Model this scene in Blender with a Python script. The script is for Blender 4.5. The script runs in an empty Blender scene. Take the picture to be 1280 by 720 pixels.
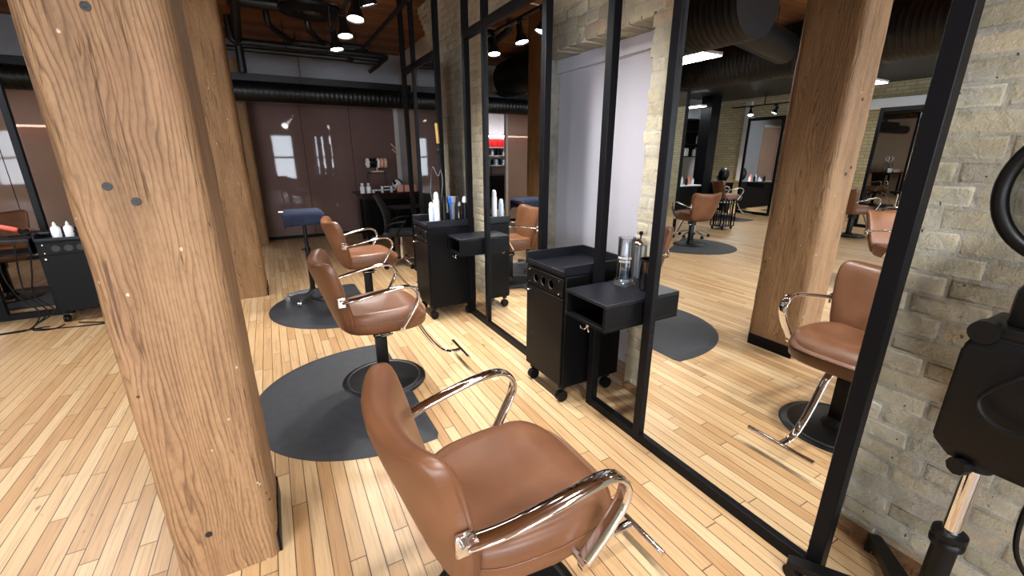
import bpy, bmesh, math, random
from mathutils import Vector, Matrix, noise
random.seed(7)
PI = math.pi
D = bpy.data
SC = bpy.context.scene
COL = SC.collection
R = math.radians

# ------------------------------------------------------------------ materials
class NT:
    def __init__(s, name):
        s.m = D.materials.new(name); s.m.use_nodes = True
        s.t = s.m.node_tree; s.b = s.t.nodes['Principled BSDF']; s.out = s.t.nodes['Material Output']
    def n(s, typ, **kw):
        nd = s.t.nodes.new(typ)
        for k, v in kw.items():
            if k.startswith('i_'):
                key = k[2:]
                nd.inputs[int(key) if key.isdigit() else key.replace('_', ' ')].default_value = v
            else: setattr(nd, k, v)
        return nd
    def l(s, a, b): s.t.links.new(a, b)
    def math(s, op, a, b=None, c=None):
        nd = s.n('ShaderNodeMath', operation=op)
        for i, v in enumerate((a, b, c)):
            if v is None: continue
            if isinstance(v, (int, float)): nd.inputs[i].default_value = v
            else: s.l(v, nd.inputs[i])
        return nd.outputs[0]
    def coord(s, which='Object'): return s.n('ShaderNodeTexCoord').outputs[which]
    def mapping(s, vec, scale=(1, 1, 1), loc=(0, 0, 0), rot=(0, 0, 0)):
        mp = s.n('ShaderNodeMapping'); s.l(vec, mp.inputs[0])
        mp.inputs['Scale'].default_value = scale; mp.inputs['Location'].default_value = loc; mp.inputs['Rotation'].default_value = rot
        return mp.outputs[0]
    def noise(s, vec, scale, detail=3, rough=.55, dist=0):
        nd = s.n('ShaderNodeTexNoise'); s.l(vec, nd.inputs['Vector'])
        nd.inputs['Scale'].default_value = scale; nd.inputs['Detail'].default_value = detail
        nd.inputs['Roughness'].default_value = rough; nd.inputs['Distortion'].default_value = dist
        return nd.outputs['Fac']
    def ramp(s, fac, stops):
        nd = s.n('ShaderNodeValToRGB'); s.l(fac, nd.inputs[0]); el = nd.color_ramp.elements
        while len(el) < len(stops): el.new(.5)
        for e, (p, c) in zip(el, stops):
            e.position = p; e.color = (c[0], c[1], c[2], 1) if isinstance(c, tuple) else (c, c, c, 1)
        return nd.outputs[0]
    def mix(s, fac, a, b, mode='MIX'):
        nd = s.n('ShaderNodeMix', data_type='RGBA', blend_type=mode)
        for sock, v in ((0, fac), (6, a), (7, b)):
            if isinstance(v, (int, float)): nd.inputs[sock].default_value = v
            elif isinstance(v, tuple): nd.inputs[sock].default_value = (v[0], v[1], v[2], 1)
            else: s.l(v, nd.inputs[sock])
        return nd.outputs[2]
    def bump(s, h, strength=.3, dist=.01):
        nd = s.n('ShaderNodeBump'); s.l(h, nd.inputs['Height'])
        nd.inputs['Strength'].default_value = strength; nd.inputs['Distance'].default_value = dist
        s.l(nd.outputs[0], s.b.inputs['Normal'])
    def set(s, **kw):
        for k, v in kw.items():
            sock = s.b.inputs[k.replace('_', ' ')]
            if isinstance(v, tuple): v = (v[0], v[1], v[2], 1)
            sock.default_value = v
        return s

def srgb(r, g, b):
    f = lambda c: (c / 255 / 12.92) if c / 255 <= .04045 else ((c / 255 + .055) / 1.055) ** 2.4
    return (f(r), f(g), f(b))

def simple(name, col, rough=.5, metal=0, var=.06, scale=30, bump=0, **kw):
    t = NT(name); t.set(Base_Color=col, Roughness=rough, Metallic=metal, **kw)
    n = t.noise(t.coord(), scale)
    lo = tuple(max(0, c * (1 - var)) for c in col); hi = tuple(min(1, c * (1 + var)) for c in col)
    t.l(t.ramp(n, [(.3, lo), (.7, hi)]), t.b.inputs['Base Color'])
    if bump: t.bump(n, bump, .002)
    return t.m

def emis(name, col, strength):
    t = NT(name); t.set(Base_Color=(.8, .8, .8), Emission_Color=col, Emission_Strength=strength); return t.m

M = {}
M['steel'] = simple('black_powder_coat', srgb(13, 13, 16), .42, 0, .12, 200, .04, Specular_IOR_Level=.12)
M['black'] = simple('black_laminate', srgb(9, 9, 10), .42, 0, .1, 60, Specular_IOR_Level=.12)
M['shelftop'] = simple('black_shelf_laminate', srgb(19, 20, 26), .42, 0, .1, 90, Specular_IOR_Level=.25)
M['rubber'] = simple('black_rubber_mat', srgb(38, 40, 45), .62, 0, .2, 25, .15)
M['blackplastic'] = simple('black_plastic', srgb(10, 10, 11), .4, 0, .1, 60, Specular_IOR_Level=.22)
M['duct'] = simple('black_duct', srgb(8, 8, 9), .42, 0, .2, 8, Specular_IOR_Level=.4)
M['pipe'] = simple('black_pipe', srgb(10, 9, 9), .5, 0, .2, 15)
M['chrome'] = simple('chrome', (.82, .82, .84), .06, 1, .02, 10)
M['gunmetal'] = simple('gunmetal', (.12, .12, .13), .35, .8, .1, 40)
M['brushed'] = simple('brushed_aluminium', (.62, .62, .64), .28, 1, .05, 40)
M['whitewall'] = simple('white_painted_board', srgb(214, 212, 222), .75, 0, .02, 3)
M['greywall'] = simple('grey_plaster', srgb(150, 150, 156), .8, 0, .05, 4)
M['beigewall'] = simple('beige_plaster', srgb(196, 172, 148), .8, 0, .05, 4)
M['trim'] = simple('white_trim', srgb(205, 200, 198), .5, 0, .03, 10)
M['white'] = simple('white_plastic', srgb(232, 233, 238), .35, 0, .02, 20)
M['bluewhite'] = simple('pale_blue_plastic', srgb(190, 210, 232), .35, 0, .03, 20)
M['pink'] = simple('pink_card', srgb(232, 170, 150), .6, 0, .06, 60)
M['red'] = simple('red_carton', srgb(205, 30, 32), .45, 0, .15, 40)
M['coral'] = simple('coral_plastic', srgb(236, 98, 82), .4, 0, .05, 20)
M['gold'] = simple('gold_barrel', srgb(205, 170, 105), .3, .7, .05, 20)
M['navy'] = simple('navy_towel', srgb(22, 32, 54), .95, 0, .3, 120, .5)
M['orangebottle'] = simple('orange_plastic', srgb(222, 110, 60), .35, 0, .05, 20)
M['blue'] = simple('blue_plastic', srgb(40, 110, 205), .4, 0, .1, 30)
M['cream'] = simple('cream_wood', srgb(222, 196, 165), .5, 0, .05, 30)
M['greytop'] = simple('pale_grey_worktop', srgb(190, 196, 205), .3, 0, .05, 30)
M['brownglossy'] = simple('dark_brown_lacquer', srgb(40, 24, 20), .15, 0, .1, 10)
M['mortar'] = simple('mortar', srgb(176, 170, 154), .95, 0, .2, 25, .5)
M['mesh'] = simple('black_mesh_fabric', srgb(20, 21, 23), .8, 0, .3, 300, .3)
M['label'] = simple('white_lettering', (.85, .86, .9), .5, 0, .02, 20)

def m_mirror():
    t = NT('mirror_silver'); t.set(Base_Color=(.90, .92, .91), Metallic=1.0, Roughness=0.0); return t.m
M['mirror'] = m_mirror()

def m_glass(name, col, trans=.93, rough=.03):
    t = NT(name)
    g = t.n('ShaderNodeBsdfTransparent'); g.inputs[0].default_value = (col[0], col[1], col[2], 1)
    gl = t.n('ShaderNodeBsdfGlossy'); gl.inputs['Roughness'].default_value = rough
    lw = t.n('ShaderNodeLayerWeight'); lw.inputs[0].default_value = .35
    fac = t.math('MULTIPLY_ADD', lw.outputs['Fresnel'], .8, 1 - trans)
    ms = t.n('ShaderNodeMixShader'); t.l(fac, ms.inputs[0]); t.l(g.outputs[0], ms.inputs[1]); t.l(gl.outputs[0], ms.inputs[2])
    t.l(ms.outputs[0], t.out.inputs[0]); return t.m
M['glass'] = m_glass('clear_glass', (.93, .95, .97), .96)
M['hoodglass'] = m_glass('smoked_visor', (.30, .32, .33), .97, .12)
M['smoke'] = m_glass('smoked_plastic', (.12, .12, .14), .9, .1)
M['liquid'] = m_glass('blue_liquid', (.25, .42, .5), .9, .03)

def m_film(name, col, through, rough=.03):
    t = NT(name)
    n = t.noise(t.coord(), 1.3, 3)
    c = t.ramp(n, [(.3, tuple(x * .9 for x in col)), (.7, tuple(x * 1.1 for x in col))])
    t.l(c, t.b.inputs['Base Color']); t.set(Roughness=rough, IOR=1.33)
    tr = t.n('ShaderNodeBsdfTransparent'); tr.inputs[0].default_value = (.75, .62, .55, 1)
    ms = t.n('ShaderNodeMixShader'); ms.inputs[0].default_value = through
    t.l(t.b.outputs[0], ms.inputs[1]); t.l(tr.outputs[0], ms.inputs[2]); t.l(ms.outputs[0], t.out.inputs[0])
    return t.m
M['film'] = m_film('brown_window_film', srgb(112, 90, 86), .03)
M['filmbacklit'] = m_film('backlit_tone_brown_film', srgb(182, 150, 132), .25)  # lighter base colour stands in for light coming through the film from behind

def m_leather():
    t = NT('brown_leather'); co = t.coord()
    n = t.noise(co, 5, 4); f = t.noise(co, 160, 2)
    c = t.ramp(n, [(.25, srgb(97, 61, 40)), (.55, srgb(113, 73, 48)), (.8, srgb(126, 84, 57))])
    t.l(c, t.b.inputs['Base Color'])
    t.l(t.ramp(n, [(.3, .34), (.7, .46)]), t.b.inputs['Roughness'])
    t.set(Specular_IOR_Level=.5)
    t.bump(f, .08, .002); return t.m
M['leather'] = m_leather()

def m_floor():
    t = NT('maple_floorboards'); co = t.coord()
    sp = t.n('ShaderNodeSeparateXYZ'); t.l(co, sp.inputs[0]); X, Y = sp.outputs[0], sp.outputs[1]
    W = .061
    u = t.math('DIVIDE', X, W); pid = t.math('FLOOR', u); fx = t.math('FRACT', u)
    w1 = t.n('ShaderNodeTexWhiteNoise', noise_dimensions='1D'); t.l(pid, w1.inputs['W'])
    ln = t.math('MULTIPLY_ADD', w1.outputs['Value'], .55, .75)
    v = t.math('DIVIDE', t.math('MULTIPLY_ADD', w1.outputs['Value'], 7.3, Y), ln)
    vid = t.math('FLOOR', v); fy = t.math('FRACT', v)
    w2 = t.n('ShaderNodeTexWhiteNoise', noise_dimensions='2D')
    cb = t.n('ShaderNodeCombineXYZ'); t.l(pid, cb.inputs[0]); t.l(vid, cb.inputs[1]); t.l(cb.outputs[0], w2.inputs['Vector'])
    rnd = w2.outputs['Value']
    base = t.ramp(rnd, [(0, srgb(182, 143, 100)), (.25, srgb(194, 158, 115)), (.65, srgb(202, 169, 127)), (1, srgb(214, 186, 146))])
    off = t.n('ShaderNodeCombineXYZ'); t.l(t.math('MULTIPLY', rnd, 37), off.inputs[2]); t.l(t.math('MULTIPLY', rnd, 11), off.inputs[1])
    va = t.n('ShaderNodeVectorMath', operation='ADD'); t.l(co, va.inputs[0]); t.l(off.outputs[0], va.inputs[1])
    gv = t.mapping(va.outputs[0], (55, 2.2, 1)); g = t.noise(gv, 1.6, 5, .6, .6)
    gcol = t.ramp(g, [(.25, (.66, .62, .58)), (.5, (.97, .96, .95)), (.8, (1.06, 1.06, 1.06))])
    c = t.mix(1.0, base, gcol, 'MULTIPLY')
    big = t.noise(co, .9, 2); c = t.mix(.6, c, t.ramp(big, [(.3, (.86, .83, .78)), (.7, (1, 1, 1))]), 'MULTIPLY')
    kn = t.noise(t.mapping(va.outputs[0], (22, 9, 1)), 1.0, 1); c = t.mix(t.ramp(kn, [(.74, 0.0), (.80, .7)]), c, srgb(110, 74, 44))
    # gaps
    ex = t.math('MINIMUM', fx, t.math('SUBTRACT', 1, fx)); gx = t.math('LESS_THAN', ex, .034)
    dy = t.math('MULTIPLY', t.math('MINIMUM', fy, t.math('SUBTRACT', 1, fy)), ln); gy = t.math('LESS_THAN', dy, .0022)
    gap = t.math('MAXIMUM', gx, gy)
    gs = t.math('MULTIPLY', gap, t.math('MULTIPLY_ADD', t.noise(co, 6, 2), .9, .42))
    gs = t.math('MINIMUM', gs, .9)
    c = t.mix(gs, c, srgb(62, 40, 24))
    t.l(c, t.b.inputs['Base Color'])
    t.l(t.ramp(g, [(.3, .42), (.7, .33)]), t.b.inputs['Roughness'])
    h = t.math('SUBTRACT', t.math('MULTIPLY', g, .12), gap)
    t.bump(h, .35, .004); return t.m
M['floor'] = m_floor()

def m_post(name, sat):
    t = NT(name); co = t.coord()
    oi = t.n('ShaderNodeObjectInfo')
    sp = t.n('ShaderNodeSeparateXYZ'); t.l(co, sp.inputs[0])
    warp = t.noise(t.mapping(co, (1, 1, .20)), 5.0, 3, .55, .4)
    ph = t.math('ADD', t.math('MULTIPLY', warp, 12.0), t.math('ADD', t.math('MULTIPLY', sp.outputs[0], 74), t.math('MULTIPLY', sp.outputs[1], 50)))
    ring = t.math('FRACT', ph)
    fine = t.noise(t.mapping(co, (75, 75, 2.2)), 1.6, 5, .7, .3)
    med = t.noise(t.mapping(co, (7, 7, 1.0)), 1.6, 5, .65)
    speck = t.noise(t.mapping(co, (1, 1, .35)), 120, 2, .6)
    base = t.ramp(med, [(.22, srgb(118, 87, 55)), (.5, srgb(143, 108, 71)), (.78, srgb(166, 130, 90))])
    base = t.mix(.85, base, t.ramp(fine, [(.22, (.60, .55, .50)), (.5, (1, 1, 1)), (.8, (1.1, 1.08, 1.05))]), 'MULTIPLY')
    base = t.mix(.6, base, t.ramp(speck, [(.3, (.74, .71, .68)), (.5, (1, 1, 1)), (.75, (1.1, 1.1, 1.1))]), 'MULTIPLY')
    lines = t.ramp(ring, [(0, (.50, .44, .40)), (.16, (.80, .77, .74)), (.4, (1, 1, 1)), (.86, (1.04, 1.03, 1.02)), (1.0, (.52, .46, .42))])
    lm = t.ramp(t.noise(t.mapping(co, (3.5, 3.5, .6), (1, 4, 2)), 1.5, 3, .6), [(.36, .25), (.54, 1.0)])
    base = t.mix(lm, base, t.mix(1.0, base, lines, 'MULTIPLY'))
    pt = t.noise(t.mapping(co, (3.4, 3.4, 1.5), (3, 1, 2)), 1.6, 5, .65)
    base = t.mix(t.ramp(pt, [(.50, 0.0), (.66, .42)]), base, srgb(142, 102, 68))
    cr = t.noise(t.mapping(co, (30, 30, .7)), 1.3, 3, .5, .4)
    crk = t.ramp(cr, [(.485, 0.0), (.497, 1.0), (.503, 1.0), (.515, 0.0)])
    msk = t.noise(t.mapping(co, (4, 4, .9), (5, 5, 5)), 2.0, 1)
    crm = t.math('MULTIPLY', crk, t.ramp(msk, [(.56, 0.0), (.62, 1.0)]))
    base = t.mix(t.math('MULTIPLY', crm, .8), base, srgb(70, 44, 28))
    vo = t.n('ShaderNodeTexVoronoi'); vo.inputs['Scale'].default_value = 7.0; t.l(co, vo.inputs['Vector'])
    hole = t.ramp(vo.outputs['Distance'], [(.028, 1.0), (.045, 0.0)])
    base = t.mix(hole, base, srgb(52, 34, 24))
    vw = t.n('ShaderNodeTexVoronoi'); vw.inputs['Scale'].default_value = 15.0; t.l(t.mapping(co, (1, 1, .7), (2.2, .7, 1)), vw.inputs['Vector'])
    chip = t.ramp(t.math('ADD', vw.outputs['Distance'], t.math('MULTIPLY', t.math('SUBTRACT', speck, .5), .12)), [(.04, 1.0), (.07, 0.0)])
    base = t.mix(t.math('MULTIPLY', chip, t.ramp(t.noise(co, 3.1, 1), [(.42, 0.0), (.52, .75)])), base, srgb(222, 202, 174))
    hs = t.n('ShaderNodeHueSaturation'); t.l(base, hs.inputs['Color'])
    hs.inputs['Saturation'].default_value = sat
    t.l(hs.outputs[0], t.b.inputs['Base Color']); t.set(Roughness=.62, Specular_IOR_Level=.35)
    h = t.math('SUBTRACT', t.math('ADD', t.math('MULTIPLY', lines, .5), t.math('MULTIPLY', fine, .5)), t.math('MULTIPLY', crm, 1.4))
    t.bump(h, .5, .005); return t.m
M['post'] = m_post('rough_sawn_timber', .93)
M['postorange'] = m_post('varnished_timber', 1.0)

def m_brick(name, mortar):
    t = NT(name); co = t.coord(); ge = t.n('ShaderNodeNewGeometry')
    if mortar: base = t.ramp(t.noise(co, 9, 4), [(.3, srgb(150, 147, 136)), (.7, srgb(186, 181, 166))])
    else: base = t.ramp(ge.outputs['Random Per Island'], [(0, srgb(168, 158, 134)), (.3, srgb(182, 172, 146)), (.6, srgb(190, 180, 154)), (.9, srgb(198, 186, 158)), (.96, srgb(196, 172, 142)), (1, srgb(200, 166, 132))])
    n1 = t.noise(co, 18, 6, .7); n2 = t.noise(co, 2.6, 5, .65); n3 = t.noise(co, 55, 4, .65); n4 = t.noise(co, 6.5, 5, .7)
    c = t.mix(.8, base, t.ramp(n1, [(.25, (.68, .68, .66)), (.52, (1, 1, 1)), (.8, (1.12, 1.12, 1.1))]), 'MULTIPLY')
    c = t.mix(t.ramp(n4, [(.47, 0.0), (.60, .65)]), c, srgb(176, 172, 160))      # smeared lime mortar over brick and joint alike
    c = t.mix(t.ramp(n2, [(.46, 0.0), (.64, .45)]), c, srgb(154, 150, 138))
    c = t.mix(t.ramp(n3, [(.62, 0.0), (.74, .6)]), c, srgb(216, 213, 202))
    pit = t.noise(co, 40, 1); c = t.mix(t.ramp(pit, [(.75, 0.0), (.79, .85)]), c, srgb(60, 54, 46))
    t.l(c, t.b.inputs['Base Color']); t.set(Roughness=.9, Specular_IOR_Level=.2)
    h = t.math('SUBTRACT', t.math('MULTIPLY_ADD', n1, 1.0, t.math('ADD', t.math('MULTIPLY', n3, .35), t.math('MULTIPLY', n4, .8))), t.ramp(pit, [(.75, 0.0), (.79, .5)]))
    t.bump(h, .75, .012); return t.m
M['brick'] = m_brick('cream_city_brick', False)
M['mortar'] = m_brick('lime_mortar', True)

def m_brickflat():
    t = NT('far_cream_brick'); co = t.coord()
    sp = t.n('ShaderNodeSeparateXYZ'); t.l(co, sp.inputs[0]); cb = t.n('ShaderNodeCombineXYZ')
    t.l(t.math('ADD', sp.outputs[0], sp.outputs[1]), cb.inputs[0]); t.l(sp.outputs[2], cb.inputs[1])
    bt = t.n('ShaderNodeTexBrick'); t.l(cb.outputs[0], bt.inputs['Vector'])
    bt.inputs['Color1'].default_value = (*srgb(178, 166, 128), 1); bt.inputs['Color2'].default_value = (*srgb(200, 188, 150), 1)
    bt.inputs['Mortar'].default_value = (*srgb(150, 144, 124), 1); bt.inputs['Scale'].default_value = 1
    bt.inputs['Mortar Size'].default_value = .008; bt.inputs['Brick Width'].default_value = .21; bt.inputs['Row Height'].default_value = .072
    t.l(t.mix(.7, bt.outputs[0], t.ramp(t.noise(co, 12, 4), [(.3, .75), (.7, 1.05)]), 'MULTIPLY'), t.b.inputs['Base Color'])
    t.set(Roughness=.9); t.bump(bt.outputs['Fac'], -.4, .01); return t.m
M['brickfar'] = m_brickflat()

def m_ceiling():
    t = NT('timber_deck'); co = t.coord()
    sp = t.n('ShaderNodeSeparateXYZ'); t.l(co, sp.inputs[0])
    u = t.math('DIVIDE', sp.outputs[1], .14); pid = t.math('FLOOR', u); fx = t.math('FRACT', u)
    w = t.n('ShaderNodeTexWhiteNoise', noise_dimensions='1D'); t.l(pid, w.inputs['W'])
    g = t.noise(t.mapping(co, (1.4, 22, 1)), 1.6, 5, .6, .4)
    c = t.ramp(w.outputs['Value'], [(0, srgb(120, 76, 44)), (.5, srgb(146, 96, 58)), (1, srgb(168, 116, 72))])
    c = t.mix(.9, c, t.ramp(g, [(.25, .55), (.6, 1.05)]), 'MULTIPLY')
    e = t.math('MINIMUM', fx, t.math('SUBTRACT', 1, fx)); gap = t.math('LESS_THAN', e, .03)
    c = t.mix(t.math('MULTIPLY', gap, .85), c, srgb(30, 18, 10))
    t.l(c, t.b.inputs['Base Color']); t.set(Roughness=.65); return t.m
M['ceiling'] = m_ceiling()

M['tube'] = emis('lamp_diffuser', (1, .99, .97), 18.0)
M['spotface'] = emis('spot_lens', (1, .97, .92), 30.0)
M['daylight'] = emis('daylight_pane', (.80, .89, 1.0), 26.0)
M['led'] = emis('led_strip', (1, .96, .95), 22.0)

# ------------------------------------------------------------------ geometry helpers
def bx(bm, x0, x1, y0, y1, z0, z1, bev=0.0, mtx=None, seg=1):
    r = bmesh.ops.create_cube(bm, size=1)
    vs = r['verts']
    m = Matrix.Translation(((x0 + x1) / 2, (y0 + y1) / 2, (z0 + z1) / 2)) @ Matrix.Diagonal((x1 - x0, y1 - y0, z1 - z0, 1))
    bmesh.ops.transform(bm, matrix=m, verts=vs)
    if bev > 0:
        es = list({e for v in vs for e in v.link_edges})
        rr = bmesh.ops.bevel(bm, geom=es, offset=bev, segments=seg, affect='EDGES', profile=.5)
        vs = list({v for f in rr['faces'] for v in f.verts} | {v for v in vs if v.is_valid})
    if mtx is not None: bmesh.ops.transform(bm, matrix=mtx, verts=vs)

def box(*a, **k):
    bm = bmesh.new(); bx(bm, *a, **k); return bm

def loft(bm, loops, closed=True, cap0=True, cap1=True):
    rows = [[bm.verts.new(p) for p in lp] for lp in loops]
    n = len(rows[0])
    for a, b in zip(rows, rows[1:]):
        for i in range(n if closed else n - 1):
            j = (i + 1) % n
            try: bm.faces.new((a[i], a[j], b[j], b[i]))
            except ValueError: pass
    if cap0: bm.faces.new(list(reversed(rows[0])))
    if cap1: bm.faces.new(rows[-1])
    return rows

def lathe(bm, prof, seg=32, c=(0, 0, 0), mtx=None):
    loops = []
    for r, z in prof:
        loops.append([Vector((c[0] + r * math.cos(2 * PI * i / seg), c[1] + r * math.sin(2 * PI * i / seg), c[2] + z)) for i in range(seg)])
    if mtx is not None: loops = [[mtx @ p for p in lp] for lp in loops]
    loft(bm, loops, True, prof[0][0] > 1e-4, prof[-1][0] > 1e-4)

def cyl(bm, a, b, r, seg=16, r2=None):
    a = Vector(a); b = Vector(b); d = (b - a); q = d.to_track_quat('Z', 'Y').to_matrix().to_4x4()
    m = Matrix.Translation(a) @ q
    r2 = r if r2 is None else r2
    lathe(bm, [(r, 0), (r2, d.length)], seg, mtx=m)

def smooth_path(pts, sub=6):
    P = [Vector(p) for p in pts]; out = []
    for i in range(len(P) - 1):
        p0 = P[max(i - 1, 0)]; p1 = P[i]; p2 = P[i + 1]; p3 = P[min(i + 2, len(P) - 1)]
        for k in range(sub):
            t = k / sub
            out.append(.5 * ((2 * p1) + (p2 - p0) * t + (2 * p0 - 5 * p1 + 4 * p2 - p3) * t * t + (3 * p1 - p0 - 3 * p2 + p3) * t ** 3))
    out.append(P[-1]); return out

def tube(bm, pts, r, seg=10, side=None, r2=None, sub=6):
    """tube along a smoothed path; side = fixed lateral direction for a flat section r (lateral) x r2"""
    P = smooth_path(pts, sub) if sub else [Vector(p) for p in pts]
    loops = []; prev = None
    for i, p in enumerate(P):
        tn = (P[min(i + 1, len(P) - 1)] - P[max(i - 1, 0)]).normalized()
        if side is not None: u = Vector(side); u = (u - tn * u.dot(tn)).normalized()
        else:
            if prev is None: prev = tn.orthogonal()
            u = (prev - tn * prev.dot(tn)).normalized(); prev = u
        w = tn.cross(u)
        loops.append([p + u * (r * math.cos(2 * PI * k / seg)) + w * ((r2 or r) * math.sin(2 * PI * k / seg)) for k in range(seg)])
    loft(bm, loops)

def obj(name, bm, mat, parent=None, loc=None, rotz=0, smooth=True, ang=40):
    me = D.meshes.new(name)
    bmesh.ops.recalc_face_normals(bm, faces=bm.faces)
    bm.to_mesh(me); bm.free()
    if mat is not None: me.materials.append(M[mat])
    if smooth:
        me.polygons.foreach_set('use_smooth', [True] * len(me.polygons)); me.set_sharp_from_angle(angle=R(ang))
    o = D.objects.new(name, me); COL.objects.link(o)
    if parent is not None: o.parent = parent
    if loc is not None: o.location = loc
    if rotz: o.rotation_euler = (0, 0, rotz)
    return o

def tag(o, label, cat, group=None, kind=None):
    o['label'] = label; o['category'] = cat
    if group: o['group'] = group
    if kind: o['kind'] = kind
    return o

def thing(name, label, cat, loc=(0, 0, 0), rotz=0, group=None):
    o = D.objects.new(name, None); COL.objects.link(o); o.empty_display_size = .1
    o.location = loc; o.rotation_euler = (0, 0, rotz)
    return tag(o, label, cat, group)

def struct(name, bm, mat, parent=None, smooth=False, **kw):
    o = obj(name, bm, mat, parent, smooth=smooth, **kw)
    if parent is None: o['kind'] = 'structure'
    return o

def dup(root, loc, rotz, label=None, group=None):
    r = root.copy(); COL.objects.link(r); r.location = loc; r.rotation_euler = (0, 0, rotz)
    if label: r['label'] = label
    if group: r['group'] = group
    for ch in list(root.children):
        c = ch.copy(); COL.objects.link(c); c.parent = r
        for g in list(ch.children):
            d = g.copy(); COL.objects.link(d); d.parent = c
    return r

# ------------------------------------------------------------------ camera
H = 1.5
cam = D.cameras.new('camera'); co = D.objects.new('camera', cam); COL.objects.link(co)
F = 535.58
cam.sensor_width = 36; cam.lens = F / 1280 * 36; cam.clip_start = .05
co.location = (0, 0, H); co.rotation_euler = (R(90 - 17.22), 0, R(-28.717))
SC.camera = co

# ------------------------------------------------------------------ setting
CZ = 3.3          # ceiling height
WX = 1.93         # face of the near brick wall
YB = 9.0          # film wall
struct('floor', box(-9.0, 2.7, -5.2, 12.2, -.1, 0), 'floor')
struct('ceiling', box(-9.0, 2.7, -5.2, 12.2, CZ, CZ + .1), 'ceiling')

# brick wall on the right with a blocked up opening
def bricks(bm, y_end, z0, z1, ystart, opening, face):
    ch = .0745; bl = .215; mo = .011
    nz = int((z1 - z0) / ch)
    for r in range(nz):
        za = z0 + r * ch; zb = za + ch - mo
        y = ystart - (bl + mo) * (.5 if r % 2 else 0); ye = y_end(za)
        while y < ye:
            L = bl * random.uniform(.93, 1.06); a, b = y, min(y + L, ye); y += L + mo
            if opening:
                oy0, oy1, oz = opening
                if za < oz and b > oy0 - .02 and a < oy1 + .02:
                    if a < oy0 - .05 and b > oy0: b = oy0 + random.uniform(-.022, .012)
                    elif a < oy1 and b > oy1 + .05: a = oy1 + random.uniform(-.01, .02)
                    elif a < oy0 and b > oy0 - .02: b = oy0 + random.uniform(-.02, .01)
                    else: continue
            if b - a < .03: continue
            j = lambda s: random.uniform(-s, s)
            out = random.uniform(0, .006)
            loops = []
            for dx, ins in ((.035, 0), (.0005, 0), (-.0008 - out * .3, .003), (-.0016 - out * .4, .012)):
                loops.append([Vector((face + .008 + dx + j(.0008), a + ins + j(.0022), za + ins + j(.0022))),
                              Vector((face + .008 + dx + j(.0008), b - ins + j(.0022), za + ins + j(.0022))),
                              Vector((face + .008 + dx + j(.0008), b - ins + j(.0022), zb - ins + j(.0022))),
                              Vector((face + .008 + dx + j(.0008), a + ins + j(.0022), zb - ins + j(.0022)))])
            loft(bm, loops, True, False, True)
OY0, OY1, OZ = 1.94, 3.14, 2.235
bm = bmesh.new()
yend = lambda z: 5.72 if z < 2.75 else 5.72 + .45 * ((z - 2.75) / .55) ** 1.5
bricks(bm, yend, 0.0, CZ, -1.3, (OY0, OY1, OZ), WX)
wall_right = struct('wall_right', bm, 'brick', smooth=True, ang=60)
bm = bmesh.new()
bx(bm, WX + .0076, WX + .5, -5.2, OY0 - .012, 0, CZ); bx(bm, WX + .0076, WX + .5, OY1 + .012, 5.7, 0, CZ); bx(bm, WX + .0076, WX + .5, OY0 - .012, OY1 + .012, OZ, CZ)
struct('mortar_bed', bm, 'mortar', wall_right)
bm = bmesh.new()   # bricks seen from below along the lintel, and the reveal
y = OY0
while y < OY1 - .02:
    e = min(y + .10, OY1); bx(bm, WX + .006, WX + .30, y + .004, e - .004, OZ - .02 + random.uniform(-.006, .006), OZ + .03, .006); y = e
struct('lintel_course', bm, 'brick', wall_right, smooth=True)
struct('white_infill_board', box(WX + .23, WX + .26, OY0, OY1, 0, OZ), 'whitewall', wall_right)
bm = bmesh.new(); bx(bm, WX + .20, WX + .235, OY0, OY1, OZ - .115, OZ - .02)
struct('infill_head_board', bm, 'whitewall', wall_right)
struct('wall_right_far', box(2.46, 2.7, 5.6, 12.2, 0, CZ), 'beigewall')
bm = bmesh.new(); bx(bm, 1.885, WX + .01, -1.2, 1.9, 0, .035, .004)
struct('baseboard_right', bm, 'post')
# far-left wall and the wall behind the photographer with its windows
struct('wall_left', box(-9.0, -8.75, -5.2, 12.2, 0, CZ), 'brickfar')
wf = bmesh.new()
WIN = [(-8.7, -7.7), (-6.6, -5.4), (-4.4, -3.2), (-1.6, -.6), (.26, 1.16)]
WZ0, WZ1 = .41, 2.40
xs = sorted(WIN); cur = -9.0
for a, b in xs:
    bx(wf, cur, a, -5.2, -5.0, 0, CZ); bx(wf, a, b, -5.2, -5.0, 0, WZ0); bx(wf, a, b, -5.2, -5.0, WZ1, CZ); cur = b
bx(wf, cur, 2.7, -5.2, -5.0, 0, CZ)
struct('wall_front', wf, 'brickfar')
for i, (a, b) in enumerate(WIN):
    w = struct('window_%d' % (i + 1), box(a, b, -5.16, -5.14, WZ0, WZ1), 'daylight')
    bm = bmesh.new()
    for x0, x1 in ((a, a + .06), (b - .06, b)): bx(bm, x0, x1, -5.14, -5.02, WZ0, WZ1)
    for z0, z1 in ((WZ0, WZ0 + .06), (WZ1 - .06, WZ1), ((WZ0 + WZ1) / 2 - .04, (WZ0 + WZ1) / 2 + .04)): bx(bm, a, b, -5.14, -5.02, z0, z1)
    struct('window_frame', bm, 'steel', w)

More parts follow.
